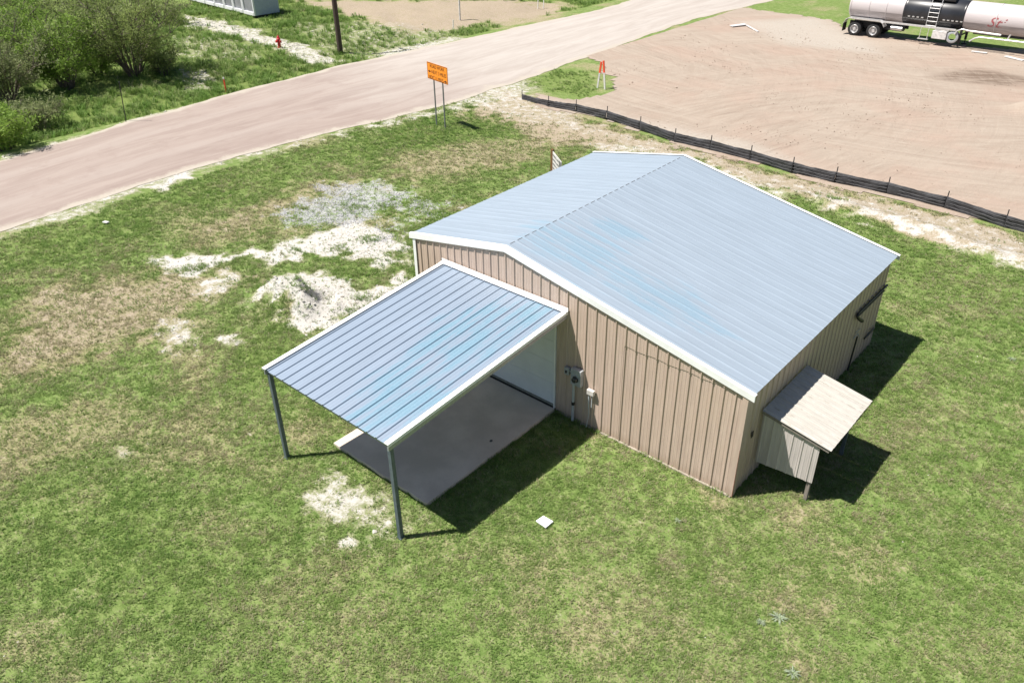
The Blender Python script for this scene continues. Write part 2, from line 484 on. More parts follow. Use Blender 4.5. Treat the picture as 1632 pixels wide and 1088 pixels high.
# ---- road: strip with ragged edges, along/across attributes
def resample(pl, n):
    pl = np.array(pl); s = np.concatenate([[0], np.cumsum(np.hypot(*np.diff(pl, axis=0).T))])
    # denser where the camera looks
    t = np.linspace(0, 1, n)
    return np.stack([np.interp(t*s[-1], s, pl[:,0]), np.interp(t*s[-1], s, pl[:,1])], -1)
NR = 900
ra, rb = resample(road_near, NR), resample(road_far, NR)
for k in range(3):
    for r in (ra, rb): r[1:-1] = (r[:-2]+2*r[1:-1]+r[2:])/4
na = .7*(fbm(ra[:,0], ra[:,1], 2.2, 4, 3)-.5); nb = .6*(fbm(rb[:,0], rb[:,1], 2.0, 4, 4)-.5)
across = np.linspace(0, 1, 41)
RX = np.zeros((NR, 41)); RY = RX.copy(); RZ = RX.copy(); RA = RX.copy(); RL = RX.copy()
for i, a in enumerate(across):
    k = (1-a)*(na if i < 4 else 0) + a*(nb if i > 36 else 0)
    RX[:, i] = ra[:,0]*(1-a)+rb[:,0]*a + k; RY[:, i] = ra[:,1]*(1-a)+rb[:,1]*a
    RA[:, i] = a; RL[:, i] = (ra[:,1]+rb[:,1])/2
RZ = -.02 + .10*(1-(2*RA-1)**2) + .02*(fbm(RX, RY, 1.5, 3, 71)-.5) - .03*np.exp(-((RA-.2)/.05)**2) - .02*np.exp(-((RA-.42)/.05)**2)
def road_material():
    t = NT('packed_caliche_road')
    a = t.attr('across'); l = t.attr('along')
    cv = t.node('ShaderNodeCombineXYZ'); t.link(t.math('MULTIPLY', a, 10), cv.inputs[0]); t.link(t.math('MULTIPLY', l, .11), cv.inputs[1])
    streak = t.noise(1.1, 6, .72, cv.outputs[0], 1.2)
    fine = t.noise(9, 5, .7); tiny = t.noise(45, 3, .6); big = t.noise(.12, 3, .5)
    c = t.mix(t.ramp(streak, .32, .68), (.28,.222,.195), (.345,.285,.25))
    wp = t.math('ADD', t.math('ABSOLUTE', t.math('SUBTRACT', t.math('ABSOLUTE', t.math('SUBTRACT', a, .5)), .19)), t.math('MULTIPLY', t.math('SUBTRACT', t.noise(.35, 4, .6), .5), .12))
    c = t.mix(t.math('MULTIPLY', t.ramp(wp, .07, .02), .45), c, (.37,.315,.28))
    c = t.mix(t.math('MULTIPLY', t.ramp(t.noise(.5, 6, .7), .52, .72), .5), c, (.255,.195,.17))
    far = t.ramp(t.math('ADD', l, t.math('MULTIPLY', t.math('SUBTRACT', big, .5), 14)), 12, 34)
    c = t.mix(far, c, t.mix(t.ramp(streak, .3, .7), (.37,.325,.29), (.45,.41,.372)))
    edge = t.ramp(t.math('ADD', t.math('ABSOLUTE', t.math('SUBTRACT', a, .5)), t.math('ADD', t.math('MULTIPLY', t.math('SUBTRACT', fine, .5), .06), t.math('MULTIPLY', t.math('SUBTRACT', t.noise(.7, 5, .65), .5), .16))), .44, .49)
    c = t.mix(edge, c, (.42,.375,.315))
    c = t.mix(t.math('MULTIPLY', t.ramp(tiny, .45, .8), .25), c, (.25,.2,.17))
    t.bump(t.math('ADD', fine, t.math('MULTIPLY', streak, 1.5)), .35, .03)
    return t.out(c, .93, 0, .15)
road = grid_mesh('road', RX, RY, RZ, {'across': RA, 'along': RL}, road_material())
tag(road, 'wide pinkish caliche road running past the lawn', 'road', kind='structure')

# ---- bare lot beyond the silt fence
lx = np.arange(-30.5, 62, .25); ly = np.arange(18, 60, .25)
LX, LY = np.meshgrid(lx, ly)
lsd = sdist(LOT, LX + 2.2*(fbm(LX, LY, 1.8, 5, 23)-.5), LY + 2.2*(fbm(LX, LY, 1.8, 5, 29)-.5))
LZ = -.008 + .05*(fbm(LX, LY*2.5, 3.0, 4, 12)-.5)*sstep(0, 1.5, lsd) + .035*(fbm(LX, LY, .9, 3, 19)-.5)*sstep(0, 1, lsd)
cxl, cyl = g2(1640, 175); LZ = LZ + .5*np.exp(-(((LX-cxl)/1.0)**2+((LY-cyl)/.8)**2))
keep = (lsd[:-1,:-1] > 0) & (lsd[1:,1:] > 0) & (lsd[1:,:-1] > 0) & (lsd[:-1,1:] > 0)
stain = np.maximum(sdist(gpoly([(1510,118),(1560,112),(1640,126),(1640,136),(1560,130),(1500,124)]), LX, LY), -2)
wetm = sstep(-1.2, .3, stain + 1.2*(fbm(LX*.6, LY*2, 1.0, 4, 61)-.5))
palem = sstep(-.5, 1.2, sdist(gpoly([(850,150),(1010,185),(1200,225),(1300,262),(1240,262),(1000,205),(880,172)]), LX, LY))
pale2 = sstep(-1.5, 1.0, sdist(gpoly([(1180,35),(1300,30),(1380,68),(1400,85),(1260,70)]), LX, LY))
def lot_material():
    t = NT('graded_dirt')
    # wheel and blade marks: arcs swung round three turning points
    sx = t.node('ShaderNodeSeparateXYZ'); t.link(t.pos, sx.inputs[0])
    fine = t.noise(7, 5, .7); tiny = t.noise(40, 3, .6); big = t.noise(.16, 4, .6); mid = t.noise(1.3, 5, .65)
    arcs = []
    for cx_, cy_ in ((-14, 70), (8, 20), (-34, 30)):
        dx = t.math('SUBTRACT', sx.outputs[0], cx_); dy = t.math('SUBTRACT', sx.outputs[1], cy_)
        r = t.math('SQRT', t.math('ADD', t.math('MULTIPLY', dx, dx), t.math('MULTIPLY', dy, dy)))
        an = t.math('ARCTAN2', dy, dx)
        cv = t.node('ShaderNodeCombineXYZ'); t.link(r, cv.inputs[0]); t.link(t.math('MULTIPLY', an, 3.0), cv.inputs[1]); cv.inputs[2].default_value = cx_
        arcs.append(t.noise(1.9, 6, .72, cv.outputs[0], .9))
    zone = t.noise(.11, 3, .5)
    streak = t.node('ShaderNodeMix'); streak.data_type = 'FLOAT'
    t.link(t.ramp(zone, .42, .58), streak.inputs[0]); t.link(arcs[0], streak.inputs[2]); t.link(arcs[1], streak.inputs[3])
    streak = t.math('ADD', t.math('MULTIPLY', streak.outputs[0], .7), t.math('MULTIPLY', arcs[2], .3))
    c = t.mix(t.ramp(streak, .38, .62), (.315,.255,.205), (.375,.312,.255))
    c = t.mix(t.ramp(big, .42, .66), c, t.mix(t.ramp(streak, .36, .6), (.32,.245,.195), (.37,.285,.23)))
    c = t.mix(t.math('MULTIPLY', t.ramp(streak, .43, .36), .45), c, (.25,.195,.155))
    c = t.mix(t.math('MULTIPLY', t.ramp(mid, .6, .75), .5), c, (.42,.37,.31))
    c = t.mix(t.math('MULTIPLY', t.attr('pale'), t.ramp(fine, .25, .6)), c, (.40,.36,.31))
    c = t.mix(t.math('MULTIPLY', t.attr('wet'), t.ramp(streak, .38, .58)), c, (.17,.125,.095))
    c = t.mix(t.math('MULTIPLY', t.ramp(tiny, .5, .85), .3), c, (.25,.18,.14))
    t.bump(t.math('ADD', t.math('MULTIPLY', streak, 3), fine), .6, .07)
    return t.out(c, .95, 0, .12)
lot = grid_mesh('dirt_lot', LX, LY, LZ, {'wet': wetm, 'pale': np.maximum(palem, pale2)}, lot_material(), keep)
tag(lot, 'bare graded pinkish dirt lot beyond the black silt fence', 'lot', kind='structure')

def gz(x, y):
    X = np.array([[float(x)]]); Y = np.array([[float(y)]])
    m = masks(X, Y)
    if m['lot'][0,0] > .3: return 0.0
    return float(height(X, Y, m)[0,0])

# ------------------------------------------------------------------ materials of built things
def galv(name, tint, patches, rib_axis, blue0=(.17,.325,.43), blue1=(.21,.365,.465), amt=.45):
    """weathered zinc-aluminium sheet with bluish patches broken into streaks along the slope"""
    t = NT(name)
    st = (.25, 2.2, 1) if rib_axis == 'x' else (2.2, .25, 1)
    streak = t.noise(2.2, 5, .65, t.mapped(st)); fine = t.noise(22, 4, .6); mid = t.noise(.9, 4, .6)
    c = t.mix(t.ramp(streak, .3, .72), tuple(x*.94 for x in tint), tuple(min(1, x*1.04) for x in tint))
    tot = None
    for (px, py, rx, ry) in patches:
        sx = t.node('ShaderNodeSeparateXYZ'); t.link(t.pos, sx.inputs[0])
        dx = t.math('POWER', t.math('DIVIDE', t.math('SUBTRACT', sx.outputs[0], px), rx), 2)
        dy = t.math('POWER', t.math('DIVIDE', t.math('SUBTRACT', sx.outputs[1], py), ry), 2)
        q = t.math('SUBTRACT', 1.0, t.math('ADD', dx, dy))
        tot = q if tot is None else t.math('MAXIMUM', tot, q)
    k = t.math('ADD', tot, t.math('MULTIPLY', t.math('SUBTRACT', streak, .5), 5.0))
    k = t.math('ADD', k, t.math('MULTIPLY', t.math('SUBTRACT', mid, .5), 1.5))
    blue = t.mix(t.ramp(fine, .3, .7), blue0, blue1)  # bluish tone for the patches at the given ellipses
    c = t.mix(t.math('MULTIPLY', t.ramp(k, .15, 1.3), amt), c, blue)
    c = t.mix(t.math('MULTIPLY', t.ramp(t.noise(3.0, 6, .7, t.mapped(st)), .62, .8), .35), c, (.24,.25,.30))
    t.bump(mid, .08, .02)
    return t.out(c, t.math('ADD', .5, t.math('MULTIPLY', fine, .16)), .25, .35)
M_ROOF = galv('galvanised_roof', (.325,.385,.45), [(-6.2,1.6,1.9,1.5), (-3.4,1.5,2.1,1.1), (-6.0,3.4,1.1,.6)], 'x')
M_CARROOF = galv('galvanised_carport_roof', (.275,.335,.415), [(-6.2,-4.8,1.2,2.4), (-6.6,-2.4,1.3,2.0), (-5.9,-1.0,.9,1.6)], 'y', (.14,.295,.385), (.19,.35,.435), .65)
M_TAN = simple('tan_painted_steel', (.46,.35,.275), .45, 0, .10, 1.6, 0, .4, (3,3,.35))
def weathered_tan():
    t = NT('weathered_tan_siding')
    streak = t.noise(3.0, 5, .7, t.mapped((4,4,.3))); fine = t.noise(30, 4, .6); mid = t.noise(.8, 4, .6)
    c = t.mix(t.ramp(streak, .3, .7), (.445,.34,.28), (.555,.435,.36))
    c = t.mix(t.ramp(mid, .4, .7), c, (.50,.385,.31))
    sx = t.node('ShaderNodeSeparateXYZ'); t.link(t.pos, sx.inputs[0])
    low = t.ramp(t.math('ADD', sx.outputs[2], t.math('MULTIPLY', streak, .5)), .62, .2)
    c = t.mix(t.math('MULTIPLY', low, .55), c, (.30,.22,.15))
    t.bump(mid, .25, .03)
    return t.out(c, .5, 0, .35)
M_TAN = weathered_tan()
M_WHITE = simple('white_trim_paint', (.80,.80,.79), .45, 0, .05, 3, 0, .4)
M_DOORW = simple('white_door_paint', (.66,.69,.72), .5, 0, .04, 2)
M_DARK = simple('dark_backing', (.05,.045,.04), .9)
M_STEELPOST = simple('blue_grey_painted_steel', (.115,.145,.175), .45, .3, .15, 8)
M_GREYST = simple('grey_galvanised_steel', (.36,.38,.41), .45, .5, .12, 12)
M_CONC = simple('concrete', (.36,.325,.295), .9, 0, .14, 1.7, .1)
M_BLACK = simple('black_plastic_pipe', (.018,.018,.02), .45)
M_PVC = simple('grey_conduit', (.42,.44,.46), .45, 0, .08)
M_METER = simple('grey_meter_enclosure', (.40,.42,.44), .45, .2, .08)
M_GLASSD = simple('dark_meter_glass', (.03,.035,.04), .15)
M_WOODP = simple('grey_weathered_wood', (.22,.19,.165), .85, 0, .3, 14, .2, None, (6,6,.6))
M_RUST = simple('rusted_edge', (.22,.075,.05), .8, 0, .35, 12)
def cream_sheet():
    t = NT('weathered_cream_sheet')
    a = t.noise(2.0, 6, .7, t.mapped((.6,9,1))); b = t.noise(7, 4, .6)
    c = t.mix(t.ramp(a, .3, .7), (.40,.375,.33), (.52,.50,.455))
    c = t.mix(t.math('MULTIPLY', t.ramp(a, .50, .68), t.ramp(b, .3, .65)), c, (.27,.23,.185))
    return t.out(c, .5, 0, .35)
M_CREAM = cream_sheet()
M_PALESID = simple('pale_greige_siding', (.50,.455,.43), .5, 0, .12, 2.0, 0, .35, (4,4,.35))

# ------------------------------------------------------------------ ribbed sheet
def rib_profile(u0, u1, ribs, h=.03, wb=.062, wt=.026, minor=True):
    pts = []
    for r in ribs:
        for du, hh in ((-wb/2, 0), (-wt/2, h), (wt/2, h), (wb/2, 0)):
            u = r+du
            if u0 <= u <= u1: pts.append((u, hh))
        if minor:
            for f in (1/3, 2/3):
                c = r + RIB*f
                for du, hh in ((-.018, 0), (-.008, .0045), (.008, .0045), (.018, 0)):
                    u = c+du
                    if u0 <= u <= u1: pts.append((u, hh))
    pts.sort()
    def hat(u):
        for r in ribs:
            d = abs(u-r)
            if d <= wt/2: return h
            if d < wb/2: return h*(wb/2-d)/(wb/2-wt/2)
        return 0
    if not pts or pts[0][0] > u0+1e-4: pts.insert(0, (u0, hat(u0)))
    if pts[-1][0] < u1-1e-4: pts.append((u1, hat(u1)))
    return pts
def sheet(pos, prof):
    """pos(u, h, t): t 0 bottom, 1 top"""
    vs = []; fs = []
    for u, h in prof:
        vs.append(pos(u, h, 0)); vs.append(pos(u, h, 1))
    for i in range(len(prof)-1):
        fs.append((2*i, 2*i+2, 2*i+3, 2*i+1))
    return MB().add(vs, fs)
def roofz(x):
    return HR + (HE-HR)*(x+XR)/XR if x > -XR else HR + (HL-HR)*(-XR-x)/(BW-XR)

# ------------------------------------------------------------------ the metal shed
B = thing('metal_shed', (-BW/2, BL/2, 0), 'tan ribbed metal shed with pale blue-grey low gable roof and white trim', 'shed')
TH = .06
# walls: a backing each, clad with three-rib-and-a-bit panels
def gable_back(y0, y1):
    n = [(-BW+.02, .0), (-.02, .0), (-.02, roofz(-.02)-.10), (-XR, HR-.10), (-BW+.02, roofz(-BW+.02)-.10)]
    vs = [(x, y0, z) for x, z in n]+[(x, y1, z) for x, z in n]
    k = 5
    return MB().add(vs, [tuple(range(k)), tuple(range(2*k-1, k-1, -1))]+[(i+k, (i+1) % k+k, (i+1) % k, i) for i in range(k)])
w_front = gable_back(.012, .012+TH).build('wall', M_DARK, B)
w_back = gable_back(BL-.012-TH, BL-.012).build('wall', M_DARK, B)
w_right = MB().box((-.012-TH, .08, 0), (-.012, BL-.08, HE-.06)).build('wall', M_DARK, B)
w_left = MB().box((-BW+.012, .08, 0), (-BW+.012+TH, BL-.08, HL-.06)).build('wall', M_DARK, B)
DOOR = (-9.05, -5.535, 0.13, 2.95)
# rib stations on the front gable: 12 in. apart right of the ridge, a shade closer left of it
ribs_front = sorted([-XR+k*RIB for k in range(0, 24)] + [-XR-k*.2822 for k in range(1, 13)])
edges = [-BW+.01]
for i in range(0, len(ribs_front)):
    if i % 3 == 1: edges.append(ribs_front[i]-.036)
edges = [e for e in edges if e < -.25] + [-.012]
LAPZ = 3.03
for a, b in zip(edges[:-1], edges[1:]):
    lap = -3.75 < (a+b)/2 < -.3
    prof = rib_profile(a+.001, b-.001, ribs_front)
    def zlow(x): return DOOR[3]+.06 if DOOR[0]-.05 < x < DOOR[1]+.05 else .02
    inside = DOOR[0] < a and b < DOOR[1]
    straddle = (a < DOOR[0] < b) or (a < DOOR[1] < b)
    if lap and roofz(b)-.11 > LAPZ:
        sheet(lambda u, h, t: (u, .010-h, .02 if t == 0 else LAPZ+.01), prof).build('wall_panel', M_TAN, w_front)
        sheet(lambda u, h, t: (u, -.004-h*1.08, LAPZ-.012+.014*math.sin(u*7) if t == 0 else roofz(u)-.06), prof).build('wall_panel', M_TAN, w_front)
    elif straddle:
        for lo, hi, z0 in ((a, DOOR[0], .02), (DOOR[0], b, DOOR[3])) if a < DOOR[0] < b else ((a, DOOR[1], DOOR[3]), (DOOR[1], b, .02)):
            p2 = rib_profile(lo+.0005, hi-.0005, ribs_front)
            sheet(lambda u, h, t: (u, .004-h, z0 if t == 0 else roofz(u)-.06), p2).build('wall_panel', M_TAN, w_front)
    else:
        z0 = DOOR[3] if inside else .02
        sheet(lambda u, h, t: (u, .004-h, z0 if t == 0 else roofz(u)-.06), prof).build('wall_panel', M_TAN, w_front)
ribs_b = [-BW+.15+k*RIB for k in range(36)]
eb = [-BW+.01] + [ribs_b[k]-.036 for k in range(3, 34, 3)] + [-.012]
for a, b in zip(eb[:-1], eb[1:]):
    sheet(lambda u, h, t: (u, BL-.004+h, .02 if t == 0 else roofz(u)-.06), rib_profile(a+.001, b-.001, ribs_b, minor=False)).build('wall_panel', M_TAN, w_back)
ribs_s = [.16+k*RIB for k in range(30)]
es = [.012] + [ribs_s[k]-.036 for k in range(3, 28, 3)] + [BL-.012]
for a, b in zip(es[:-1], es[1:]):
    p = rib_profile(a+.001, b-.001, ribs_s)
    sheet(lambda u, h, t: (-.004+h, u, .02 if t == 0 else HE-.05), p).build('wall_panel', M_TAN, w_right)
    sheet(lambda u, h, t: (-BW+.004-h, u, .02 if t == 0 else HL-.05), p).build('wall_panel', M_TAN, w_left)
# roof
def slope_pt(side, y, h, s):
    """s: 0 at the ridge, 1 at the eave edge; h lifts along z"""
    if side > 0: x = -XR + s*(XR+OVX)
    else: x = -XR - s*(BW-XR+OVX)
    z = HR + (HE-HR)/XR*(x+XR) if side > 0 else HR + (HL-HR)/(BW-XR)*(-XR-x)
    return (x, y, z+h)
deck = MB()
for side in (1, -1):
    q = [slope_pt(side, y, dz, s) for dz in (-.05, -.012) for (y, s) in ((.02, .0), (BL-.02, .0), (BL-.02, .985), (.02, .985))]
    deck.hexa(q[:4], q[4:])
roof = deck.build('roof', M_DARK, B)
er = [-OVY+.005] + [ribs_s[k]-.036 for k in range(3, 28, 3)] + [BL+OVY-.005]
for a, b in zip(er[:-1], er[1:]):
    p = rib_profile(a-.006, b+.006, ribs_s, h=.007, wb=.10, wt=.03, minor=False)
    j = .002 if er.index(a) % 2 else 0.0
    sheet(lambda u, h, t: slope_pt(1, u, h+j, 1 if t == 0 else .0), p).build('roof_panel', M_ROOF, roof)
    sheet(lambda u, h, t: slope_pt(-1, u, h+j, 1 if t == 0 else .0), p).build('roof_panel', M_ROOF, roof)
M_GAPSHADE = simple('grey_gap_shade', (.12,.12,.13), .9)
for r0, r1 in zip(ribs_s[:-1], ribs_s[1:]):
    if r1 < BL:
        MB().box((-XR-.022, r0+.06, HR-.004), (-XR-.002, r1-.06, HR+.008)).build('ridge_gap_shade', M_GAPSHADE, roof)  # shade of the ridge gaps modelled as dark dashes between the ribs
scr = MB()
# rake trim on both gables
for y0, sgn in ((-OVY, -1), (BL+OVY, 1)):
    for side in (1, -1):
        m = MB()
        s1 = 1.006
        A = Vector(slope_pt(side, 0, 0, 0)); Bp = Vector(slope_pt(side, 0, 0, s1))
        top, bot = .036, -.135
        ya, yb = (y0-.02, y0+.018) if sgn < 0 else (y0-.018, y0+.02)
        def P(v, y, dz): return (v.x, y, v.z+dz)
        m.hexa([P(A, ya, bot), P(Bp, ya, bot), P(Bp, yb, bot), P(A, yb, bot)], [P(A, ya, top), P(Bp, ya, top), P(Bp, yb, top), P(A, yb, top)])
        # folded top flange
        yc = yb+.075 if sgn < 0 else ya-.075
        lo, hi = sorted((yb if sgn < 0 else ya, yc))
        m.hexa([P(A, lo, .029), P(Bp, lo, .029), P(Bp, hi, .029), P(A, hi, .029)], [P(A, lo, top-.001), P(Bp, lo, top-.001), P(Bp, hi, top-.001), P(A, hi, top-.001)])
        m.build('rake_trim', M_WHITE, roof)
# corner trims
MB().box((-BW-.045, -.04, .02), (-BW+.07, -.036, HL-.10)).box((-BW-.045, -.036, .02), (-BW-.04, .09, HL-.10)).build('corner_trim', M_WHITE, B, label='white corner trim')
MB().box((-.10, -.042, .02), (.042, -.038, HE-.09)).box((.038, -.038, .02), (.042, .10, HE-.09)).build('corner_trim', M_TAN, B)
MB().hexa([(.030,-.0435,.02),(.043,-.0435,.02),(.0435,-.03,.02),(.030,-.03,.02)], [(.036,-.0435,1.5),(.043,-.0435,1.5),(.0435,-.036,1.5),(.036,-.036,1.5)]).build('rust_streak', M_RUST, B, label='rusty red lower corner edge')
MB().box((-5.4, -.055, -.08), (-.0, .01, .012)).build('foundation_edge', simple('pale_footing', (.33,.285,.23), .9, 0, .2, 4), B)
# big white door under the carport, with frame and sill
door = MB().box((DOOR[0], .0, DOOR[2]), (DOOR[1], .011, DOOR[3])).build('garage_door', M_DOORW, B, label='flat white overhead door')
for k in range(4):
    z0 = DOOR[2]+.06 + k*(DOOR[3]-DOOR[2]-.06)/4
    z1 = DOOR[2]+.06 + (k+1)*(DOOR[3]-DOOR[2]-.06)/4 - .004
    MB().box((DOOR[0]+.01, -.022, z0), (DOOR[1]-.01, -.001, z1)).build('door_section', M_DOORW, door, bevel=.003)
MB().box((DOOR[0], -.03, DOOR[2]-.02), (DOOR[1], -.002, DOOR[2]+.055)).build('bottom_seal', simple('grey_green_seal', (.20,.21,.19), .7), door)
for x in (DOOR[0], DOOR[1]):
    MB().box((x-.02, -.062, .08), (x+.02, -.003, DOOR[3]+.02)).build('door_jamb', M_WHITE, B)
MB().box((DOOR[0]-.02, -.06, DOOR[3]+.021), (DOOR[1]+.02, -.005, DOOR[3]+.09)).build('door_header', M_WHITE, B)
# small black vent and the pipework on the shaded side
MB().box((.032, .50, 1.53), (.05, .60, 1.70)).box((.05, .515, 1.55), (.058, .585, 1.57)).box((.05, .515, 1.60), (.058, .585, 1.62)).build('wall_vent', M_BLACK, B, bevel=.004)
SP = 1/.75
MB().tube([(.07, 6.77*SP+.1, 1.608*SP), (.07, 5.09*SP, 1.635*SP), (.075, 5.05*SP, 1.60*SP), (.10, 5.12*SP, 1.52*SP), (.16, 5.28*SP, 1.40*SP)], [.035]*3+[.05,.06], 10).build('drain_pipe', M_BLACK, B, True)
MB().tube([(.09, 6.66*SP, 1.55*SP), (.09, 5.12*SP, 1.575*SP)], .022, 8).build('drain_pipe', M_BLACK, B, True)
lp = [(.06+.02*math.sin(a), 6.42*SP+.42*math.cos(a), .52*SP+.07*math.sin(a)) for a in np.linspace(0, 2*math.pi, 20)]
MB().tube(lp, .022, 8).build('hose_loop', M_BLACK, B, True)
MB().tube([(.06, 5.50*SP, .86*SP), (.06, 5.40*SP, .02)], .026, 8).build('water_pipe', M_BLACK, B, True)
MB().tube([(.05, 5.24*SP, .93*SP), (.05, 5.52*SP, .93*SP), (.10, 5.53*SP, .86*SP)], .014, 8).tube([(.05, 5.32*SP, 1.04*SP), (.05, 5.60*SP, 1.02*SP)], .012, 8).build('faucet', M_GREYST, B, True)

# ------------------------------------------------------------------ slab and carport
def slab_mesh():
    m = MB(); n = 12
    # broken front edge
    xs = np.linspace(SX0, SX1, n)
    rag = [0.03*random.uniform(-1, 1) for _ in xs]
    top = [(x, -SD+r, .085) for x, r in zip(xs, rag)] + [(SX1, -.075, .085), (SX0, -.075, .085)]
    bot = [(x, y+ (.02 if i < n else 0), -.2) for i, (x, y, z) in enumerate(top)]
    k = len(top)
    m.add(top+bot, [tuple(range(k)), tuple(range(2*k-1, k-1, -1))]+[(i, i+k, (i+1) % k+k, (i+1) % k) for i in range(k)])
    return m
def slab_material():
    t = NT('stained_concrete')
    big = t.noise(.9, 5, .6); fine = t.noise(14, 5, .65); spots = t.noise(2.4, 2, .4)
    c = t.mix(t.ramp(big, .35, .68), (.56,.475,.40), (.68,.585,.50))
    c = t.mix(t.math('MULTIPLY', t.ramp(fine, .5, .8), .3), c, (.42,.37,.325))
    c = t.mix(t.ramp(spots, .735, .76), c, (.10,.095,.09))
    t.bump(fine, .12, .01)
    return t.out(c, .85, 0, .25)
slab = slab_mesh().build('concrete_slab', slab_material())
tag(slab, 'grey concrete slab in the shade under the carport', 'slab', kind='structure')
C = thing('carport', ((CXA+CXB)/2, -CD/2, 0), 'open carport with blue-grey ribbed roof, white trim and two steel posts', 'carport')
def cz(y): return CZ1 + (CZ0-CZ1)*(-y)/CD
fr = MB()
for y in (-.12, -2.1, -4.1, -CD+.12):
    fr.box((CXA+.04, y-.04, cz(y)-.16), (CXB-.04, y+.04, cz(y)-.03))
croof = fr.build('roof', M_GREYST, C)
nrib = 15
cr = [CXA+.16+k*(CXB-CXA-.26)/14.0 for k in range(14)]+[CXB-.02]
ce = [CXA+.03] + [cr[k]-.04 for k in range(2, 14, 2)] + [CXB-.03]
CR = cr[1]-cr[0]
for a, b in zip(ce[:-1], ce[1:]):
    j = .003 if ce.index(a) % 2 else 0.0
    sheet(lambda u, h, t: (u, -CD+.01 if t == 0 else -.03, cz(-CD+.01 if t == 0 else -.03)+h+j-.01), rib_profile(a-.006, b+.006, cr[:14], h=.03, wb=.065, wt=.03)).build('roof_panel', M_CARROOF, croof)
# white edge trims, flashing along the wall, grey side channels
for x, s in ((CXA, -1), (CXB, 1)):
    m = MB()
    x0, x1 = (x-.015, x+.115) if s < 0 else (x-.115, x+.015)
    m.hexa([(x0,-CD-.02,cz(-CD-.02)+.028),(x1,-CD-.02,cz(-CD-.02)+.028),(x1,-.04,cz(-.04)+.028),(x0,-.04,cz(-.04)+.028)],
           [(x0,-CD-.02,cz(-CD-.02)+.05),(x1,-CD-.02,cz(-CD-.02)+.05),(x1,-.04,cz(-.04)+.05),(x0,-.04,cz(-.04)+.05)])
    xf0, xf1 = (x-.02, x-.0155) if s < 0 else (x+.0155, x+.02)
    m.hexa([(xf0,-CD-.02,cz(-CD)-.03),(xf1,-CD-.02,cz(-CD)-.03),(xf1,-.04,cz(-.04)-.03),(xf0,-.04,cz(-.04)-.03)],
           [(xf0,-CD-.02,cz(-CD)+.048),(xf1,-CD-.02,cz(-CD)+.048),(xf1,-.04,cz(-.04)+.048),(xf0,-.04,cz(-.04)+.048)])
    m.build('edge_trim', M_WHITE, croof)
    m = MB()
    xa, xb = (x+.01, x+.05) if s < 0 else (x-.05, x-.002)
    m.hexa([(xa,-CD+.0,cz(-CD)-.155),(xb,-CD+.0,cz(-CD)-.155),(xb,-.05,cz(-.05)-.155),(xa,-.05,cz(-.05)-.155)],
           [(xa,-CD+.0,cz(-CD)-.022),(xb,-CD+.0,cz(-CD)-.022),(xb,-.05,cz(-.05)-.022),(xa,-.05,cz(-.05)-.022)])
    m.build('side_channel', M_GREYST, croof)
MB().box((CXA-.02, -.13, CZ1+.032), (CXB+.02, -.038, CZ1+.056)).box((CXA-.02, -.0375, CZ1-.05), (CXB+.02, -.034, CZ1+.15)).build('wall_flashing', M_WHITE, croof)
for px in (CXA+.085, CXB-.075):
    y = -CD+.10
    post = MB().box((px-.055, y-.05, -.05), (px+.055, y+.05, cz(y)-.16)).build('post', M_STEELPOST, C, bevel=.006)
    MB().box((px-.075, y-.07, -.03), (px+.075, y+.07, .012)).build('base_plate', M_STEELPOST, post)

# ------------------------------------------------------------------ lean-to hood on the shaded side
H = thing('lean_to_cover', (.9, 2.2, 0), 'small lean-to cover with cream sheet roof and greige side on posts', 'lean-to')
hy0, hy1, hz0, hz1, hx1 = .905, 3.46, 2.14, 1.80, 1.80
def hz(x): return hz0 + (hz1-hz0)*x/hx1
m = MB()
for y in (hy0+.06, (hy0+hy1)/2, hy1-.06):
    m.bar((.04, y, hz(.04)-.07), (hx1-.05, y, hz(hx1-.05)-.07), .05, .09)
m.box((hx1-.34, hy0+.09, hz(hx1-.32)-.19), (hx1-.28, hy1-.09, hz(hx1-.32)-.118))
hroof = m.build('roof', M_WOODP, H)
hr_ = [hy0+.10+k*.2355 for k in range(11)]
he_ = [hy0] + [hr_[k]-.035 for k in (3, 6, 9)] + [hy1]
for i, (a, b) in enumerate(zip(he_[:-1], he_[1:])):
    tw = [0, .004, -.002, .003][i]
    sheet(lambda u, h, t: (hx1+tw if t == 0 else .045, u, hz(hx1 if t == 0 else .045)+h*.9), rib_profile(a+.001, b-.001, hr_, h=.024, wb=.09, wt=.03)).build('roof_panel', M_CREAM, hroof)
for i, (a, b) in enumerate(((.05, .56), (.562, 1.07), (1.072, 1.52))):
    prof = rib_profile(a, b, [.10+k*.254 for k in range(6)], h=.02, wb=.05, wt=.02)
    sk = .012*i
    sheet(lambda u, h, t: (u, hy0+.10-h, .50+.05*u+sk if t == 0 else hz(u)-.02), prof).build('side_panel', M_PALESID, H)
    MB().box((a+.01, hy0+.101, .56+.05*a), (b-.01, hy0+.125, hz(b)-.05)).build('side_backing', M_WOODP, H)
for i, (px, py) in enumerate(((1.43, hy0+.185), (1.43, hy1-.15))):
    MB().box((px-.045, py-.045, -.06), (px+.045, py+.045, hz(px)-.12)).build('post', M_WOODP if i == 0 else M_STEELPOST, H, bevel=.006)
MB().box((.06, hy1-.13, .55), (1.38, hy1-.10, hz(1.38)-.05)).build('side_panel', M_PALESID, H)

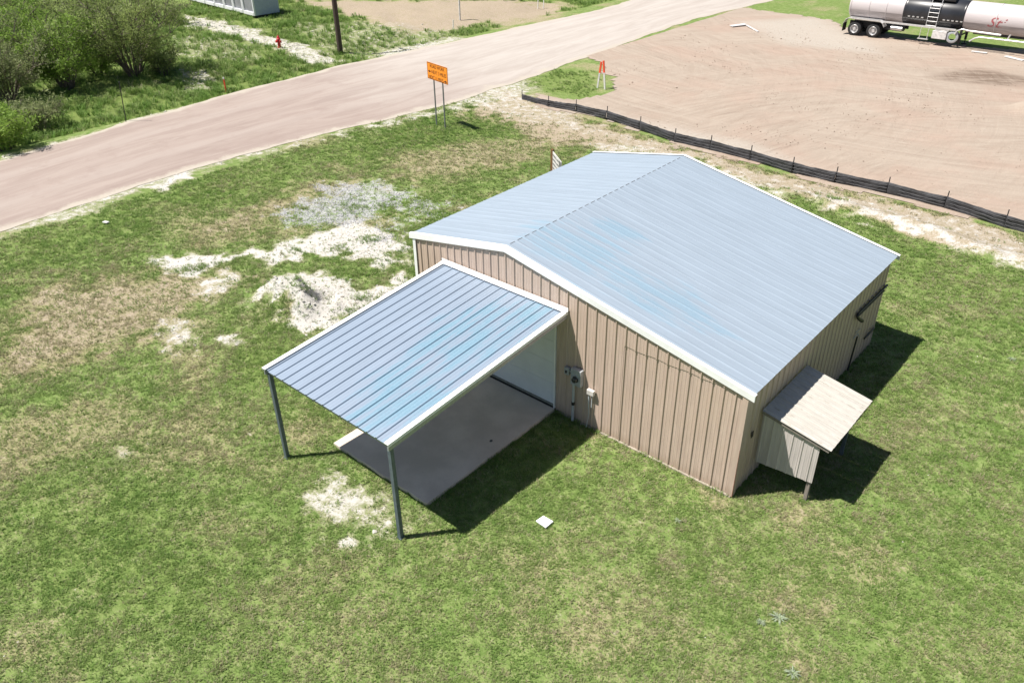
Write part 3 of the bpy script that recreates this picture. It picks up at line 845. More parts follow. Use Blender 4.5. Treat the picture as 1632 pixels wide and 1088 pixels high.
# ------------------------------------------------------------------ meter, boxes on the front wall
E1 = thing('electric_meter', (-4.75, -.1, 0), 'grey electric meter box and conduit on the wall beside the carport', 'electric meter')
enc = MB().box((-4.90, -.17, 1.27), (-4.56, -.031, 1.78)).build('enclosure', M_METER, E1, bevel=.012)
MB().lathe((-4.72, -.17, 1.50), (0,-1,0), [(0,.095),(.03,.095),(.035,.08),(.10,.075),(.115,.05),(.12,0)], 20).build('meter_dial', M_GLASSD, E1, True)
MB().lathe((-4.72, -.1705, 1.50), (0,-1,0), [(0,.11),(.022,.11),(.022,.096)], 20).build('meter_ring', M_GREYST, E1, True)
MB().tube([(-4.84, -.09, 1.27), (-4.84, -.09, .62), (-4.84, -.09, -.05)], .04, 12).build('conduit', M_PVC, E1, True)
MB().lathe((-4.84, -.09, .60), (0,0,1), [(-.05,.0),(-.05,.05),(.05,.05),(.05,.0)], 14).build('coupling', M_BLACK, E1, True)
E2 = thing('switch_box', (-5.08, -.07, 0), 'small grey switch box left of the electric meter', 'switch box')
MB().box((-5.16, -.12, 1.46), (-5.0, -.031, 1.68)).build('housing', M_METER, E2, bevel=.008)
MB().box((-5.10, -.15, 1.53), (-5.06, -.1205, 1.60)).build('lever', M_BLACK, E2)
MB().tube([(-5.0, -.08, 1.60), (-4.9, -.08, 1.60)], .02, 8).build('nipple', M_GREYST, E2, True)
E3 = thing('telephone_box', (-4.27, -.07, 0), 'little pale utility box with cable right of the meter', 'utility box')
MB().box((-4.38, -.13, 1.14), (-4.16, -.031, 1.30)).build('housing', simple('pale_box', (.56,.53,.50), .5), E3, bevel=.012)
MB().tube([(-4.33, -.08, 1.14), (-4.33, -.08, .85), (-4.30, -.085, .5), (-4.36, -.10, .0)], [.022,.02,.012,.012], 8).build('cable', M_PVC, E3, True)
MB().tube([(-4.24, -.06, 1.14), (-4.245, -.06, .72)], .018, 8).build('conduit', M_PVC, E3, True)

# ------------------------------------------------------------------ white lid on the lawn
q = [hit(u, v, 2, .028) for u, v in [(854,829),(866,821),(882,830),(870,840)]]
L = MB().hexa([(p[0], p[1], -.01) for p in q], [(p[0], p[1], .028) for p in q]).build('paving_tile', M_WHITE, None, bevel=.006)
tag(L, 'small white square tile lying flat on the lawn', 'tile')


# ------------------------------------------------------------------ orange road-work sign
M_ORANGE = simple('orange_sign_sheeting', (.85,.27,.015), .45, 0, .06, 4)
M_SIGNBLK = simple('black_sign_lettering', (.05,.012,.005), .6)
M_SIGNPOST = simple('galvanised_sign_post', (.20,.21,.22), .5, .4, .1)
pb = hit(706, 207)
ztop, zbot = 3.42, 2.52
SL, SR = hit(680, 98, 2, ztop), hit(712.5, 108.5, 2, ztop)
sdv = Vector((SR[0]-SL[0], SR[1]-SL[1], 0)); swid = sdv.length; sdv.normalize()
snv = Vector((sdv.y, -sdv.x, 0))
if snv.dot(Vector((CAM[0]-SL[0], CAM[1]-SL[1], 0))) < 0: snv = -snv
smid = (Vector((SL[0], SL[1], 0))+Vector((SR[0], SR[1], 0)))/2
S1 = thing('road_sign', (smid.x, smid.y, 0), 'orange road work sign on two thin steel posts beside the road', 'road sign')
def sp(a, z, d): return tuple(smid + sdv*a + snv*d + Vector((0,0,z)))
m = MB(); hw = swid/2
m.hexa([sp(-hw,zbot,-.012), sp(hw,zbot,-.012), sp(hw,zbot,.0), sp(-hw,zbot,.0)], [sp(-hw,ztop,-.012), sp(hw,ztop,-.012), sp(hw,ztop,.0), sp(-hw,ztop,.0)])
panel = m.build('sign_panel', M_ORANGE, S1)
m = MB()
for a0, a1, z0, z1 in ((-hw+.02,hw-.02,ztop-.045,ztop-.02), (-hw+.02,hw-.02,zbot+.02,zbot+.045), (-hw+.02,-hw+.045,zbot+.045,ztop-.045), (hw-.045,hw-.02,zbot+.045,ztop-.045)):
    m.hexa([sp(a0,z0,.001), sp(a1,z0,.001), sp(a1,z0,.004), sp(a0,z0,.004)], [sp(a0,z1,.001), sp(a1,z1,.001), sp(a1,z1,.004), sp(a0,z1,.004)])
m.build('sign_border', M_SIGNBLK, panel)
dz = (ztop-zbot)/3
for txt, row, off, fit_w in (('ROAD WORK', 0, 0.0, .70), ('NEXT 3 MILES', 1, .07, .72), ('NEXT 11 MILES', 2, -.07, .72)):
    words = txt.split(); vs, fs = text_mesh(txt, .28)
    x_min = min(v.x for v in vs); w = max(v.x for v in vs)-x_min
    k = fit_w*swid/w
    zc_ = ztop - .03 - dz*(row+.5)
    cur = 0.0; tot_ch = len(txt)
    # place each word where it falls in the whole line
    gaps = []
    xs_ = sorted((min(vs[i].x for i in f), max(vs[i].x for i in f)) for f in fs)
    runs = []
    for lo, hi in xs_:
        if runs and lo - runs[-1][1] < .055: runs[-1][1] = max(runs[-1][1], hi)
        else: runs.append([lo, hi])
    for lo, hi in runs:
        sel = [f for f in fs if lo-1e-4 <= min(vs[i].x for i in f) <= hi]
        ids = sorted({i for f in sel for i in f}); mp = {i: n for n, i in enumerate(ids)}
        MB().add([sp(vs[i].x*k+off*swid, zc_+vs[i].y*.92, .006) for i in ids], [tuple(mp[i] for i in f) for f in sel]).build('word', M_SIGNBLK, panel)
for row, s in ((1, -1), (2, 1)):
    zc_ = ztop-.03-dz*(row+.5); x0 = s*(hw-.10)
    pts = [(0,0),(-.12,.085),(-.12,.03),(-.24,.03),(-.24,-.03),(-.12,-.03),(-.12,-.085)]
    vs = [sp(x0+s*p[0], zc_+p[1], .006) for p in pts]
    MB().add(vs, [(0,1,6),(2,3,4,5)]).build('arrow', M_SIGNBLK, panel)
for a in (-.45*hw, .42*hw):
    p0 = smid + sdv*a - snv*.04
    MB().box((p0.x-.028, p0.y-.028, -.1), (p0.x+.028, p0.y+.028, ztop-.1)).build('post', M_SIGNPOST, S1)

# ------------------------------------------------------------------ black silt fence
FP = [g2(*p) for p in [(832,158),(874,170),(918,178),(967,190),(1020,207),(1075,226),(1132,239),(1195,255),(1262,275),(1330,291),(1413,308),(1505,331),(1600,361)]] + [(3.4,21.3)]
def fabric_material():
    t = NT('black_woven_fabric')
    n = t.noise(5, 5, .6); z = t.noise(70, 2, .5, t.mapped((.1,.1,1)))
    c = t.mix(t.ramp(n, .3, .7), (.022,.022,.025), (.045,.045,.05))
    t.bump(n, .3, .02)
    return t.out(t.mix(t.math('MULTIPLY', t.ramp(z, .5, .7), .3), c, (.07,.07,.075)), .75)
M_FAB = fabric_material()
M_WIRE = simple('fence_wire', (.075,.075,.08), .6, .2)
M_TPOST = simple('dark_steel_stake', (.03,.03,.032), .6, .2)
F = thing('silt_fence', (FP[6][0], FP[6][1], 0), 'long black silt fence on short stakes between lawn and dirt lot', 'fence')
fh = [.34,.42,.46,.5,.5,.5,.52,.5,.52,.52,.52,.52,.52,.52]
for i, (x, y) in enumerate(FP):
    z0 = gz(x, y)
    MB().tube([(x, y, z0-.1), (x+.012*math.sin(i*3), y+.01, z0+fh[i]+.24)], .024, 6).build('stake', M_TPOST, F)
for i in range(len(FP)-1):
    (x0, y0), (x1, y1) = FP[i], FP[i+1]
    nx, nz = 14, 6; m = MB(); vs = []
    for a in range(nx+1):
        t = a/nx; x = x0+(x1-x0)*t; y = y0+(y1-y0)*t + .05*math.sin(math.pi*t)
        h = fh[i]*(1-t)+fh[i+1]*t - .07*math.sin(math.pi*t)*random.uniform(.6, 1)
        zg = gz(x, y)
        for b in range(nz+1):
            s = b/nz
            vs.append((x, y-.02+.06*math.sin(math.pi*s)*math.sin(3*math.pi*t+i)+random.uniform(-.012, .012), zg-.06+(h+.06)*s))
    m.add(vs, [(a*(nz+1)+b, (a+1)*(nz+1)+b, (a+1)*(nz+1)+b+1, a*(nz+1)+b+1) for a in range(nx) for b in range(nz)])
    o = m.build('fabric', M_FAB, F, 'all')
    sm = o.modifiers.new('thickness', 'SOLIDIFY'); sm.thickness = .006
    for s in (.22, .5, .78):
        w = MB().tube([(x0+(x1-x0)*t, y0+(y1-y0)*t-.055+.03*math.sin(6*t), gz(x0+(x1-x0)*t, y0+(y1-y0)*t)+s*(fh[i]*(1-t)+fh[i+1]*t)) for t in np.linspace(.01, .99, 7)], .007, 4)
        w.build('wire', M_WIRE, o)

# ------------------------------------------------------------------ red and white marker laths
M_REDP = simple('red_orange_paint', (.72,.075,.03), .6)
M_WHT2 = simple('white_wood_paint', (.60,.58,.56), .7)
for k, (ft_, tp, lab) in enumerate((((952,140), (958.5,99), 'white marker lath with red top leaning right, left of the pair'), ((964,142), (962,97), 'white marker lath with red top standing upright, right of the pair'))):
    a = Vector(hit(*ft_)); b0 = hit(tp[0], tp[1], 1, a.y)
    T = thing('marker_lath', tuple(a), lab, 'marker', 'red and white marker laths')
    b = Vector((b0[0], a.y, b0[2])); mid = a.lerp(b, .58)
    MB().bar(a-Vector((0,0,.05)), mid, .11, .05).build('shaft', M_WHT2, T)
    MB().bar(mid, b, .115, .055).build('painted_top', M_REDP, T)

# ------------------------------------------------------------------ sign on a wooden post behind the shed
M_BROWNW = simple('brown_timber', (.16,.085,.03), .8, 0, .3, 10, .1, None, (6,6,.6))
zt = 2.25
pa = hit(880.5, 238, 2, zt); pc = hit(899, 261, 2, zt)
Y1 = thing('post_sign', (pa[0], pa[1], 0), 'brown timber post with striped black and white panel behind the shed', 'sign')
MB().box((pa[0]-.06, pa[1]-.06, -.05), (pa[0]+.06, pa[1]+.06, zt)).build('post', M_BROWNW, Y1)
dv = Vector((pc[0]-pa[0], pc[1]-pa[1], 0)); ln = min(dv.length, 1.5); dv.normalize(); nv = Vector((-dv.y, dv.x, 0))
def yp(a, z, d): return (pa[0]+dv.x*a+nv.x*d, pa[1]+dv.y*a+nv.y*d, z)
ypan = MB().hexa([yp(.07,1.2,-.01), yp(ln,1.2,-.01), yp(ln,1.2,.01), yp(.07,1.2,.01)], [yp(.07,zt-.06,-.01), yp(ln,zt-.06,-.01), yp(ln,zt-.06,.01), yp(.07,zt-.06,.01)]).build('panel', M_WHT2, Y1)
m = MB()
for i in range(5):
    z0 = zt-.17-i*.19
    for s in (-1, 1):
        for a0, a1 in ((.12, ln*.42), (ln*.48, ln*.72)):
            m.hexa([yp(a0,z0-.07,s*.011), yp(a1,z0-.07,s*.011), yp(a1,z0-.07,s*.014), yp(a0,z0-.07,s*.014)], [yp(a0,z0,s*.011), yp(a1,z0,s*.011), yp(a1,z0,s*.014), yp(a0,z0,s*.014)])
for s in (-1, 1):
    m.hexa([yp(ln*.75,1.3,s*.011), yp(ln-.02,1.3,s*.011), yp(ln-.02,1.3,s*.014), yp(ln*.75,1.3,s*.014)], [yp(ln*.75,zt-.12,s*.011), yp(ln-.02,zt-.12,s*.011), yp(ln-.02,zt-.12,s*.014), yp(ln*.75,zt-.12,s*.014)])
m.build('dark_bars', M_SIGNPOST, ypan)

# ------------------------------------------------------------------ tank trailer
M_TANKW = simple('white_tank_paint', (.52,.475,.475), .48, .0, .07, .8, 0, .5, (.4,2,2))
M_TANKB = simple('black_tank_wrap', (.022,.023,.028), .35, 0, .3, 1.2)
M_ALU = simple('bright_aluminium', (.66,.65,.64), .35, .5, .1)
M_TYRE = simple('tyre_rubber', (.02,.02,.021), .85)
M_RIM = simple('aluminium_rim', (.58,.57,.57), .35, .5)
M_CHASS = simple('black_chassis', (.015,.015,.017), .6)
M_RED = simple('dark_red_lettering', (.36,.10,.11), .5)
ty, tz, tr = 54.85, 2.12, 1.02
TX0, TX1 = -18.75, -2.6
T = thing('tank_trailer', (-11, ty, 0), 'parked white tank trailer with black middle band at far edge of lot', 'tank trailer')
def rnd(x0, x1, r): return (x0, x1, r)
barrel = MB().lathe((0, ty, tz), (1,0,0), [(TX0-.16,0),(TX0-.12,.5),(TX0-.03,.88),(TX0+.06,tr),(TX0+.10,tr),(-14.62,tr)], 40).build('tank_barrel', M_TANKW, T, True)
MB().lathe((0, ty, tz), (1,0,0), [(-14.62,tr+.012),(-14.6,tr+.02),(-10.32,tr+.02),(-10.3,tr+.012)], 40).build('black_band', M_TANKB, T, True)
MB().lathe((0, ty, tz), (1,0,0), [(-10.3,tr),(TX1-.1,tr),(TX1,tr),(TX1+.1,.88),(TX1+.18,.5),(TX1+.22,0)], 40).build('tank_barrel', M_TANKW, T, True)
for x in (TX0+.12, -17.2, -15.9, -14.5, -10.42, -8.2, -6.0, -3.8):
    MB().lathe((0, ty, tz), (1,0,0), [(x-.03,tr+.001),(x-.028,tr+.026),(x+.028,tr+.026),(x+.03,tr+.001)], 40).build('hoop', M_TANKB if -14.6 < x < -10.3 else M_TANKW, T, True)
# darker strip along the belly
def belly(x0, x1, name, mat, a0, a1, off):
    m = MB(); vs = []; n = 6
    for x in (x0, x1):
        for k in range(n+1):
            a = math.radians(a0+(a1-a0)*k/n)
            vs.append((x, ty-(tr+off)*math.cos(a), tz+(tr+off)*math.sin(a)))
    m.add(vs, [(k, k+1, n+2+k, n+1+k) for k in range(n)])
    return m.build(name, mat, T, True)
M_BELLY = simple('belly_tone', (.40,.36,.36), .6, 0, .25, 1.5, 0, None, (.3,2,2))
belly(TX0+.16, -14.66, 'belly_strip', M_BELLY, -62, -14, .003)
belly(-10.38, TX1-.1, 'belly_strip', M_BELLY, -62, -16, .003)
# side rail, fender
MB().box((-18.3, ty-1.16, 1.17), (-10.6, ty-1.04, 1.30)).build('side_rail', M_ALU, T, bevel=.01)
fpts = [(-18.85,.80),(-18.72,1.12),(-18.5,1.25),(-16.1,1.25),(-15.85,1.12),(-15.7,.86)]
m = MB()
for (x0, z0), (x1, z1) in zip(fpts[:-1], fpts[1:]):
    m.hexa([(x0,ty-1.32,z0),(x1,ty-1.32,z1),(x1,ty-.62,z1),(x0,ty-.62,z0)], [(x0,ty-1.32,z0+.05),(x1,ty-1.32,z1+.05),(x1,ty-.62,z1+.05),(x0,ty-.62,z0+.05)])
m.build('fender', M_ALU, T)
MB().box((-18.86, ty-1.30, .25), (-18.82, ty-.6, .85)).build('mudflap', M_CHASS, T)
def wheel(x, s):
    y = ty+s*1.22; R = .52
    ty_ = MB().lathe((x, y, R-.02), (0,s,0), [(-.56,.30),(-.54,R-.03),(-.5,R),(-.33,R),(-.30,R-.05),(-.26,R-.05),(-.23,R),(-.06,R),(-.02,R-.04),(-.0,R-.14),(-.01,.31)], 28).build('tyre', M_TYRE, None, True)
    w = thing('wheel', (x, y, R-.02), '', '')
    for k in ('label', 'category'):
        if k in w: del w[k]
    w.parent = T; w.location = Vector((x, y, R-.02))-ORG[T.name]
    ty_.parent = w; ty_.data.transform(Matrix.Translation((-x, -y, -(R-.02))))
    rm = MB().lathe((x, y, R-.02), (0,s,0), [(-.01,.315),(.0,.30),(-.03,.27),(-.12,.24),(-.13,.13),(-.05,.12),(-.02,.10),(-.02,0)], 24).build('rim', M_RIM, w, True)
    hub = MB()
    for k in range(8):
        a = k*math.pi/4
        hub.lathe((x+.185*math.cos(a), y-s*.13, R-.02+.185*math.sin(a)), (0,s,0), [(0,.022),(.03,.022),(.03,0)], 6)
    hub.build('lug_nuts', M_CHASS, w)
for x in (-17.95, -16.48):
    for s in (-1, 1): wheel(x, s)
    MB().tube([(x, ty-.7, .5), (x, ty+.7, .5)], .08, 10).build('axle', M_CHASS, T)
MB().box((-18.6, ty-.55, .62), (-14.4, ty-.42, .98)).box((-18.6, ty+.42, .62), (-14.4, ty+.55, .98)).box((-16.2, ty-.40, .55), (-14.6, ty+.40, .9)).build('suspension_frame', M_CHASS, T)
MB().lathe((-14.9, ty-.75, .8), (1,0,0), [(-.45,0),(-.42,.15),(.42,.15),(.45,0)], 14).build('air_tank', M_ALU, T, True)
# manifold section: walkway, ladder, cabinet, valves
MB().box((-12.95, ty-.75, tz+tr-.08), (-11.2, ty+.75, tz+tr+.26)).build('manhole_box', M_CHASS, T, bevel=.02)
m = MB()
for x in (-12.75, -12.05):
    m.tube([(x, ty-.70, tz+tr+.2), (x, ty-1.06, tz+.45), (x, ty-1.12, 1.25)], .022, 6)
for k in range(6):
    z = 1.35+k*.3; y = ty-1.12+max(0, (z-2.6))*.5
    m.tube([(-12.75, y, z), (-12.05, y, z)], .018, 6)
m.build('ladder', M_ALU, T, True)
m = MB()
for x in [-14.2+.32*k for k in range(4)]+[-11.7+.3*k for k in range(5)]:
    m.box((x, ty-tr-.035, tz-.33), (x+.16, ty-tr-.012+.06, tz-.27))
m.build('reflective_tape', M_ALU, T)
MB().box((-12.15, ty-1.22, .50), (-11.15, ty-.55, 1.06)).build('cabinet', M_WHT2, T, bevel=.02)
m = MB().tube([(-13.0, ty-1.18, 1.2), (-13.0, ty-1.18, .42)], .025, 6).tube([(-12.45, ty-1.18, 1.2), (-12.45, ty-1.18, .42)], .025, 6)
m.box((-13.1, ty-1.28, .36), (-12.35, ty-1.08, .41)); m.build('step', M_ALU, T)
MB().lathe((-10.75, ty-1.12, .72), (0,-1,0), [(-.2,.42),(-.02,.42),(.0,.38),(.0,.26),(-.05,.24)], 22).build('hose_reel', M_METER, T, True)
MB().lathe((-10.75, ty-1.12, .72), (0,-1,0), [(-.22,.30),(-.22,.47),(-.16,.47),(-.16,.30)], 22).build('reel_flange', M_CHASS, T, True)
for s in (-1, 1):
    lg = MB().box((-10.35, ty+s*.85-.07, .30), (-10.20, ty+s*.85+.07, 1.35)).build('landing_leg', M_CHASS, T)
    MB().box((-10.30, ty+s*.85-.05, .04), (-10.25, ty+s*.85+.05, .30)).box((-10.45, ty+s*.85-.13, .0), (-10.10, ty+s*.85+.13, .05)).build('sand_shoe', M_CHASS, lg)
MB().bar((-10.25, ty-.85, .9), (-9.7, ty-.2, 1.25), .08, .08).bar((-10.0, ty-.8, 1.2), (-10.0, ty+.8, 1.2), .1, .1).build('landing_brace', M_CHASS, T)
MB().tube([(-10.62, ty-1.15, .95), (-10.5, ty-1.16, 1.22), (-10.2, ty-1.16, 1.36), (-9.7, ty-1.14, 1.30)], .05, 10).build('curved_pipe', M_ALU, T, True)
MB().tube([(-9.9, ty-1.05, 1.28), (-7.6, ty-1.05, 1.24)], .075, 10).build('hose_tube', M_ALU, T, True)
MB().tube([(-9.5, ty-1.25, .62), (-9.2, ty-1.25, .86), (-8.9, ty-1.25, .98), (-5.0, ty-1.25, .98)], .055, 10).build('hose_tube', M_ALU, T, True)
MB().tube([(-7.1, ty-1.1, 1.0), (-7.0, ty-1.12, 1.35)], .06, 8).build('valve', M_ALU, T, True)
MB().box((-9.6, ty-.35, .98), (TX1-.3, ty-.22, 1.2)).box((-9.6, ty+.22, .98), (TX1-.3, ty+.35, 1.2)).build('frame_rail', M_CHASS, T)
MB().box((-5.2, ty-1.1, .55), (-4.2, ty-.5, 1.05)).build('toolbox', M_CHASS, T, bevel=.02)
vs, fs = text_mesh('Sti', 1.15, .4)
tm = MB()
vv = []
for v in vs:
    a = (v.y*.85)/tr + math.radians(-8)
    vv.append((-8.2+v.x*.95, ty-(tr+.008)*math.cos(a), tz+(tr+.008)*math.sin(a)))
tm.add(vv, fs).build('lettering', M_RED, T)
# small things lying by the trailer
for i, (p0, p1, w, lab, cat) in enumerate((((1548,83),(1573,86), .22, 'pale board lying on dirt below the tank trailer lettering', 'board'), ((1602,91),(1631,98), .28, 'long white board lying at the right edge of the dirt lot', 'board'))):
    a, b = Vector(hit(*p0)), Vector(hit(*p1))
    tag(MB().bar(a+Vector((0,0,.05)), b+Vector((0,0,.05)), w, .06).build('board', M_WHT2, None, bevel=.01), lab, cat, 'boards beside the tank trailer')
a, b, c = Vector(hit(1165,43)), Vector(hit(1188,41)), Vector(hit(1208,52))
D1 = thing('scrap_strip', tuple(a), 'bent white strip of scrap lying on the dirt lot near the road', 'scrap')
MB().bar(a+Vector((0,0,.06)), b+Vector((0,0,.10)), .5, .05).build('strip', M_WHT2, D1)
MB().bar(b+Vector((0,0,.07)), c+Vector((0,0,.06)), .14, .05).build('strip', M_WHT2, D1)
a = Vector(hit(168, 356))
tag(MB().bar(a+Vector((-.12,.0,.05)), a+Vector((.16,.06,.06)), .16, .05).build('litter', M_WHT2, None, bevel=.02), 'scrap of white litter on the grass left of the road bend', 'litter')

# ------------------------------------------------------------------ row of white cabins across the road
M_UNITW = simple('white_unit_paint', (.74,.74,.76), .5, 0, .05)
M_UNITG = simple('grey_unit_panel', (.22,.225,.24), .6, 0, .15, 1)
M_UNITB = simple('blue_grey_unit_side', (.36,.40,.50), .5, 0, .06)
c0 = Vector(hit(407, 30)); c1 = Vector(hit(448, 24)); c2 = Vector(hit(298, 2))
ex = Vector((c2.x-c0.x, c2.y-c0.y, 0)); ex.normalize(); ey = Vector((c1.x-c0.x, c1.y-c0.y, 0)); wd = ey.length; ey = Vector((-ex.y, ex.x, 0))
if ey.dot(c1-c0) < 0: ey = -ey
LEN = 15.5; UH = 2.5
def up_(a, b, z): return (c0.x+ex.x*a+ey.x*b, c0.y+ex.y*a+ey.y*b, z)
def ub(m, a0, a1, b0, b1, z0, z1):
    return m.hexa([up_(a0,b0,z0), up_(a1,b0,z0), up_(a1,b1,z0), up_(a0,b1,z0)], [up_(a0,b0,z1), up_(a1,b0,z1), up_(a1,b1,z1), up_(a0,b1,z1)])
U = thing('portable_cabins', up_(LEN/2, wd/2, 0), 'row of white framed portable cabins with grey bays across the road', 'cabin row')
ub(MB(), .0, LEN, .14, wd, .22, UH).build('body', M_UNITB, U)
ub(MB(), -.05, LEN+.05, -.05, wd+.05, UH+.001, UH+.1).build('roof', M_UNITW, U)
ub(MB(), .1, LEN-.1, .2, wd-.1, -.2, .219).build('skid', M_CHASS, U)
a = .02
bays = [2.0, 1.75, 1.75, 1.85, 1.9, 1.95, 1.95]
for i, bw in enumerate(bays):
    bay = ub(MB(), a+.13, a+bw-.13, .10, .139, .55, UH-.15).build('bay_panel', M_UNITG, U)
    ub(MB(), a, a+.12, -.02, .139, .22, UH).build('upright', M_UNITW, U)
    ub(MB(), a+bw-.12, a+bw-.01, -.02, .139, .22, UH).build('upright', M_UNITW, U)
    ub(MB(), a+.121, a+bw-.121, -.05, .139, .22, .5).build('bay_sill', M_UNITW, U)
    a += bw+.08
mk = MB()
for k in range(5):
    mk.bar(up_(-.012, .55+k*.24, 1.62-.02*k+.07*(k % 2)), up_(-.012, .72+k*.24, 1.72-.02*k), .05, .09)
mk.build('lettering', M_SIGNPOST, U, label='dark illegible lettering on the end wall')

# ------------------------------------------------------------------ pole, hydrant, stakes, posts
M_POLE = simple('dark_creosote_wood', (.06,.042,.032), .85, 0, .3, 10, .2, None, (5,5,.4))
def pw(u, v): p = hit(u, v); return float(p[0]), float(p[1])
x, y = pw(542, 79)
P1 = thing('utility_pole', (x, y, 0), 'dark wooden utility pole standing across the road beside white rubble', 'utility pole')
MB().tube([(x,y,-.3),(x,y,3.5),(x+.02,y,10.5)], [.21,.195,.14], 14).build('shaft', M_POLE, P1, True)
MB().box((x-1.2, y-.06, 9.6), (x+1.2, y+.06, 9.75)).build('cross_arm', M_POLE, P1)
for dx in (-1.1, -.4, .4, 1.1):
    MB().lathe((x+dx, y, 9.75), (0,0,1), [(0,.03),(.08,.05),(.12,.05),(.2,.03),(.22,0)], 10).build('insulator', M_METER, P1, True)
M_HYD = simple('red_hydrant_paint', (.45,.02,.025), .4)
x, y = pw(446, 77); z0 = gz(x, y)
P2 = thing('fire_hydrant', (x, y, z0), 'red fire hydrant standing in white rubble left of the pole', 'fire hydrant')
MB().lathe((x, y, z0), (0,0,1), [(-.1,.16),(.08,.16),(.09,.12),(.6,.12),(.62,.155),(.68,.155),(.70,.13),(.80,.11),(.88,.06),(.90,.04),(.95,.04),(.95,0)], 18).build('barrel', M_HYD, P2, True)
for d in ((1,0,0), (-1,0,0), (0,-1,0)):
    c = Vector((x, y, z0+.5))
    MB().lathe(c, d, [(.10,.07),(.2,.07),(.2,.09),(.26,.09),(.26,0)], 12).build('outlet_cap', M_HYD, P2, True)
x, y = pw(200, 192)
tx = hit(190, 132, 1, y)
P3 = thing('delineator_stake', (x, y, 0), 'thin dark leaning stake at the far edge of the road', 'stake')
MB().tube([(x,y,-.2),(float(tx[0]), y, float(tx[2]))], .028, 6).build('rod', M_TPOST, P3)
MB().lathe((float(tx[0]), y, float(tx[2])), (0,0,1), [(-.02,0),(-.02,.04),(.06,.04),(.06,0)], 8).build('cap', M_TPOST, P3)
x, y = pw(359, 139); z0 = gz(x, y)
P4 = thing('pipeline_marker', (x, y, z0), 'short orange marker post in the grass across the road', 'marker post')
MB().tube([(x,y,z0-.1),(x,y,z0+.85)], .05, 8).build('shaft', M_REDP, P4)
MB().tube([(x,y,z0+.851),(x,y,z0+.97)], [.056,.05], 8).build('cap', M_WHT2, P4)
x, y = pw(733, 29); z0 = gz(x, y)
P5 = thing('white_post', (x, y, z0), 'tall white post at the edge of the far dirt lot', 'post')
MB().tube([(x,y,z0-.1),(x,y,z0+2.9)], .075, 10).build('shaft', M_WHT2, P5)
MB().lathe((x,y,z0+2.9), (0,0,1), [(0,.075),(.0,.09),(.08,.09),(.12,0)], 10).build('cap', M_WHT2, P5)
for (u, v, h, lab) in ((722,42,.8,'short white stake in weeds below the tall white post'), (857,7,1.0,'white stake in green weeds near the top edge, left of two'), (866,6,.8,'white stake in green weeds near the top edge, right of two')):
    x, y = pw(u, v); z0 = gz(x, y)
    o = MB().bar((x, y, z0-.1), (x+.05, y, z0+h), .08, .05).bar((x+.05, y, z0+h+.001), (x+.055, y, z0+h+.06), .05, .03).build('survey_stake', M_WHT2)
    tag(o, lab, 'stake', 'white survey stakes across the road')

# ------------------------------------------------------------------ shrubs
def leaf_material(name, a, b):
    t = NT(name)
    oi = t.node('ShaderNodeNewGeometry').outputs['Random Per Island']
    n = t.noise(.8, 3, .6)
    c = t.mix(oi, a, b); c = t.mix(t.ramp(n, .35, .7), c, tuple(x*1.25 for x in b))
    t.out(c, .6, 0, .25)
    tr_ = t.node('ShaderNodeBsdfTranslucent'); t.link(c, tr_.inputs[0])
    mx = t.node('ShaderNodeMixShader'); mx.inputs[0].default_value = .45
    t.link(t.b.outputs[0], mx.inputs[1]); t.link(tr_.outputs[0], mx.inputs[2])
    t.link(mx.outputs[0], t.n['Material Output'].inputs[0])
    return t.m
M_LEAF = [leaf_material('mesquite_leaf', (.155,.21,.055), (.26,.315,.105)), leaf_material('bright_leaf', (.15,.25,.035), (.235,.345,.07)), leaf_material('olive_leaf', (.15,.18,.07), (.235,.265,.12))]
M_BARK = simple('grey_brown_bark', (.13,.105,.085), .9, 0, .3, 8, .2)
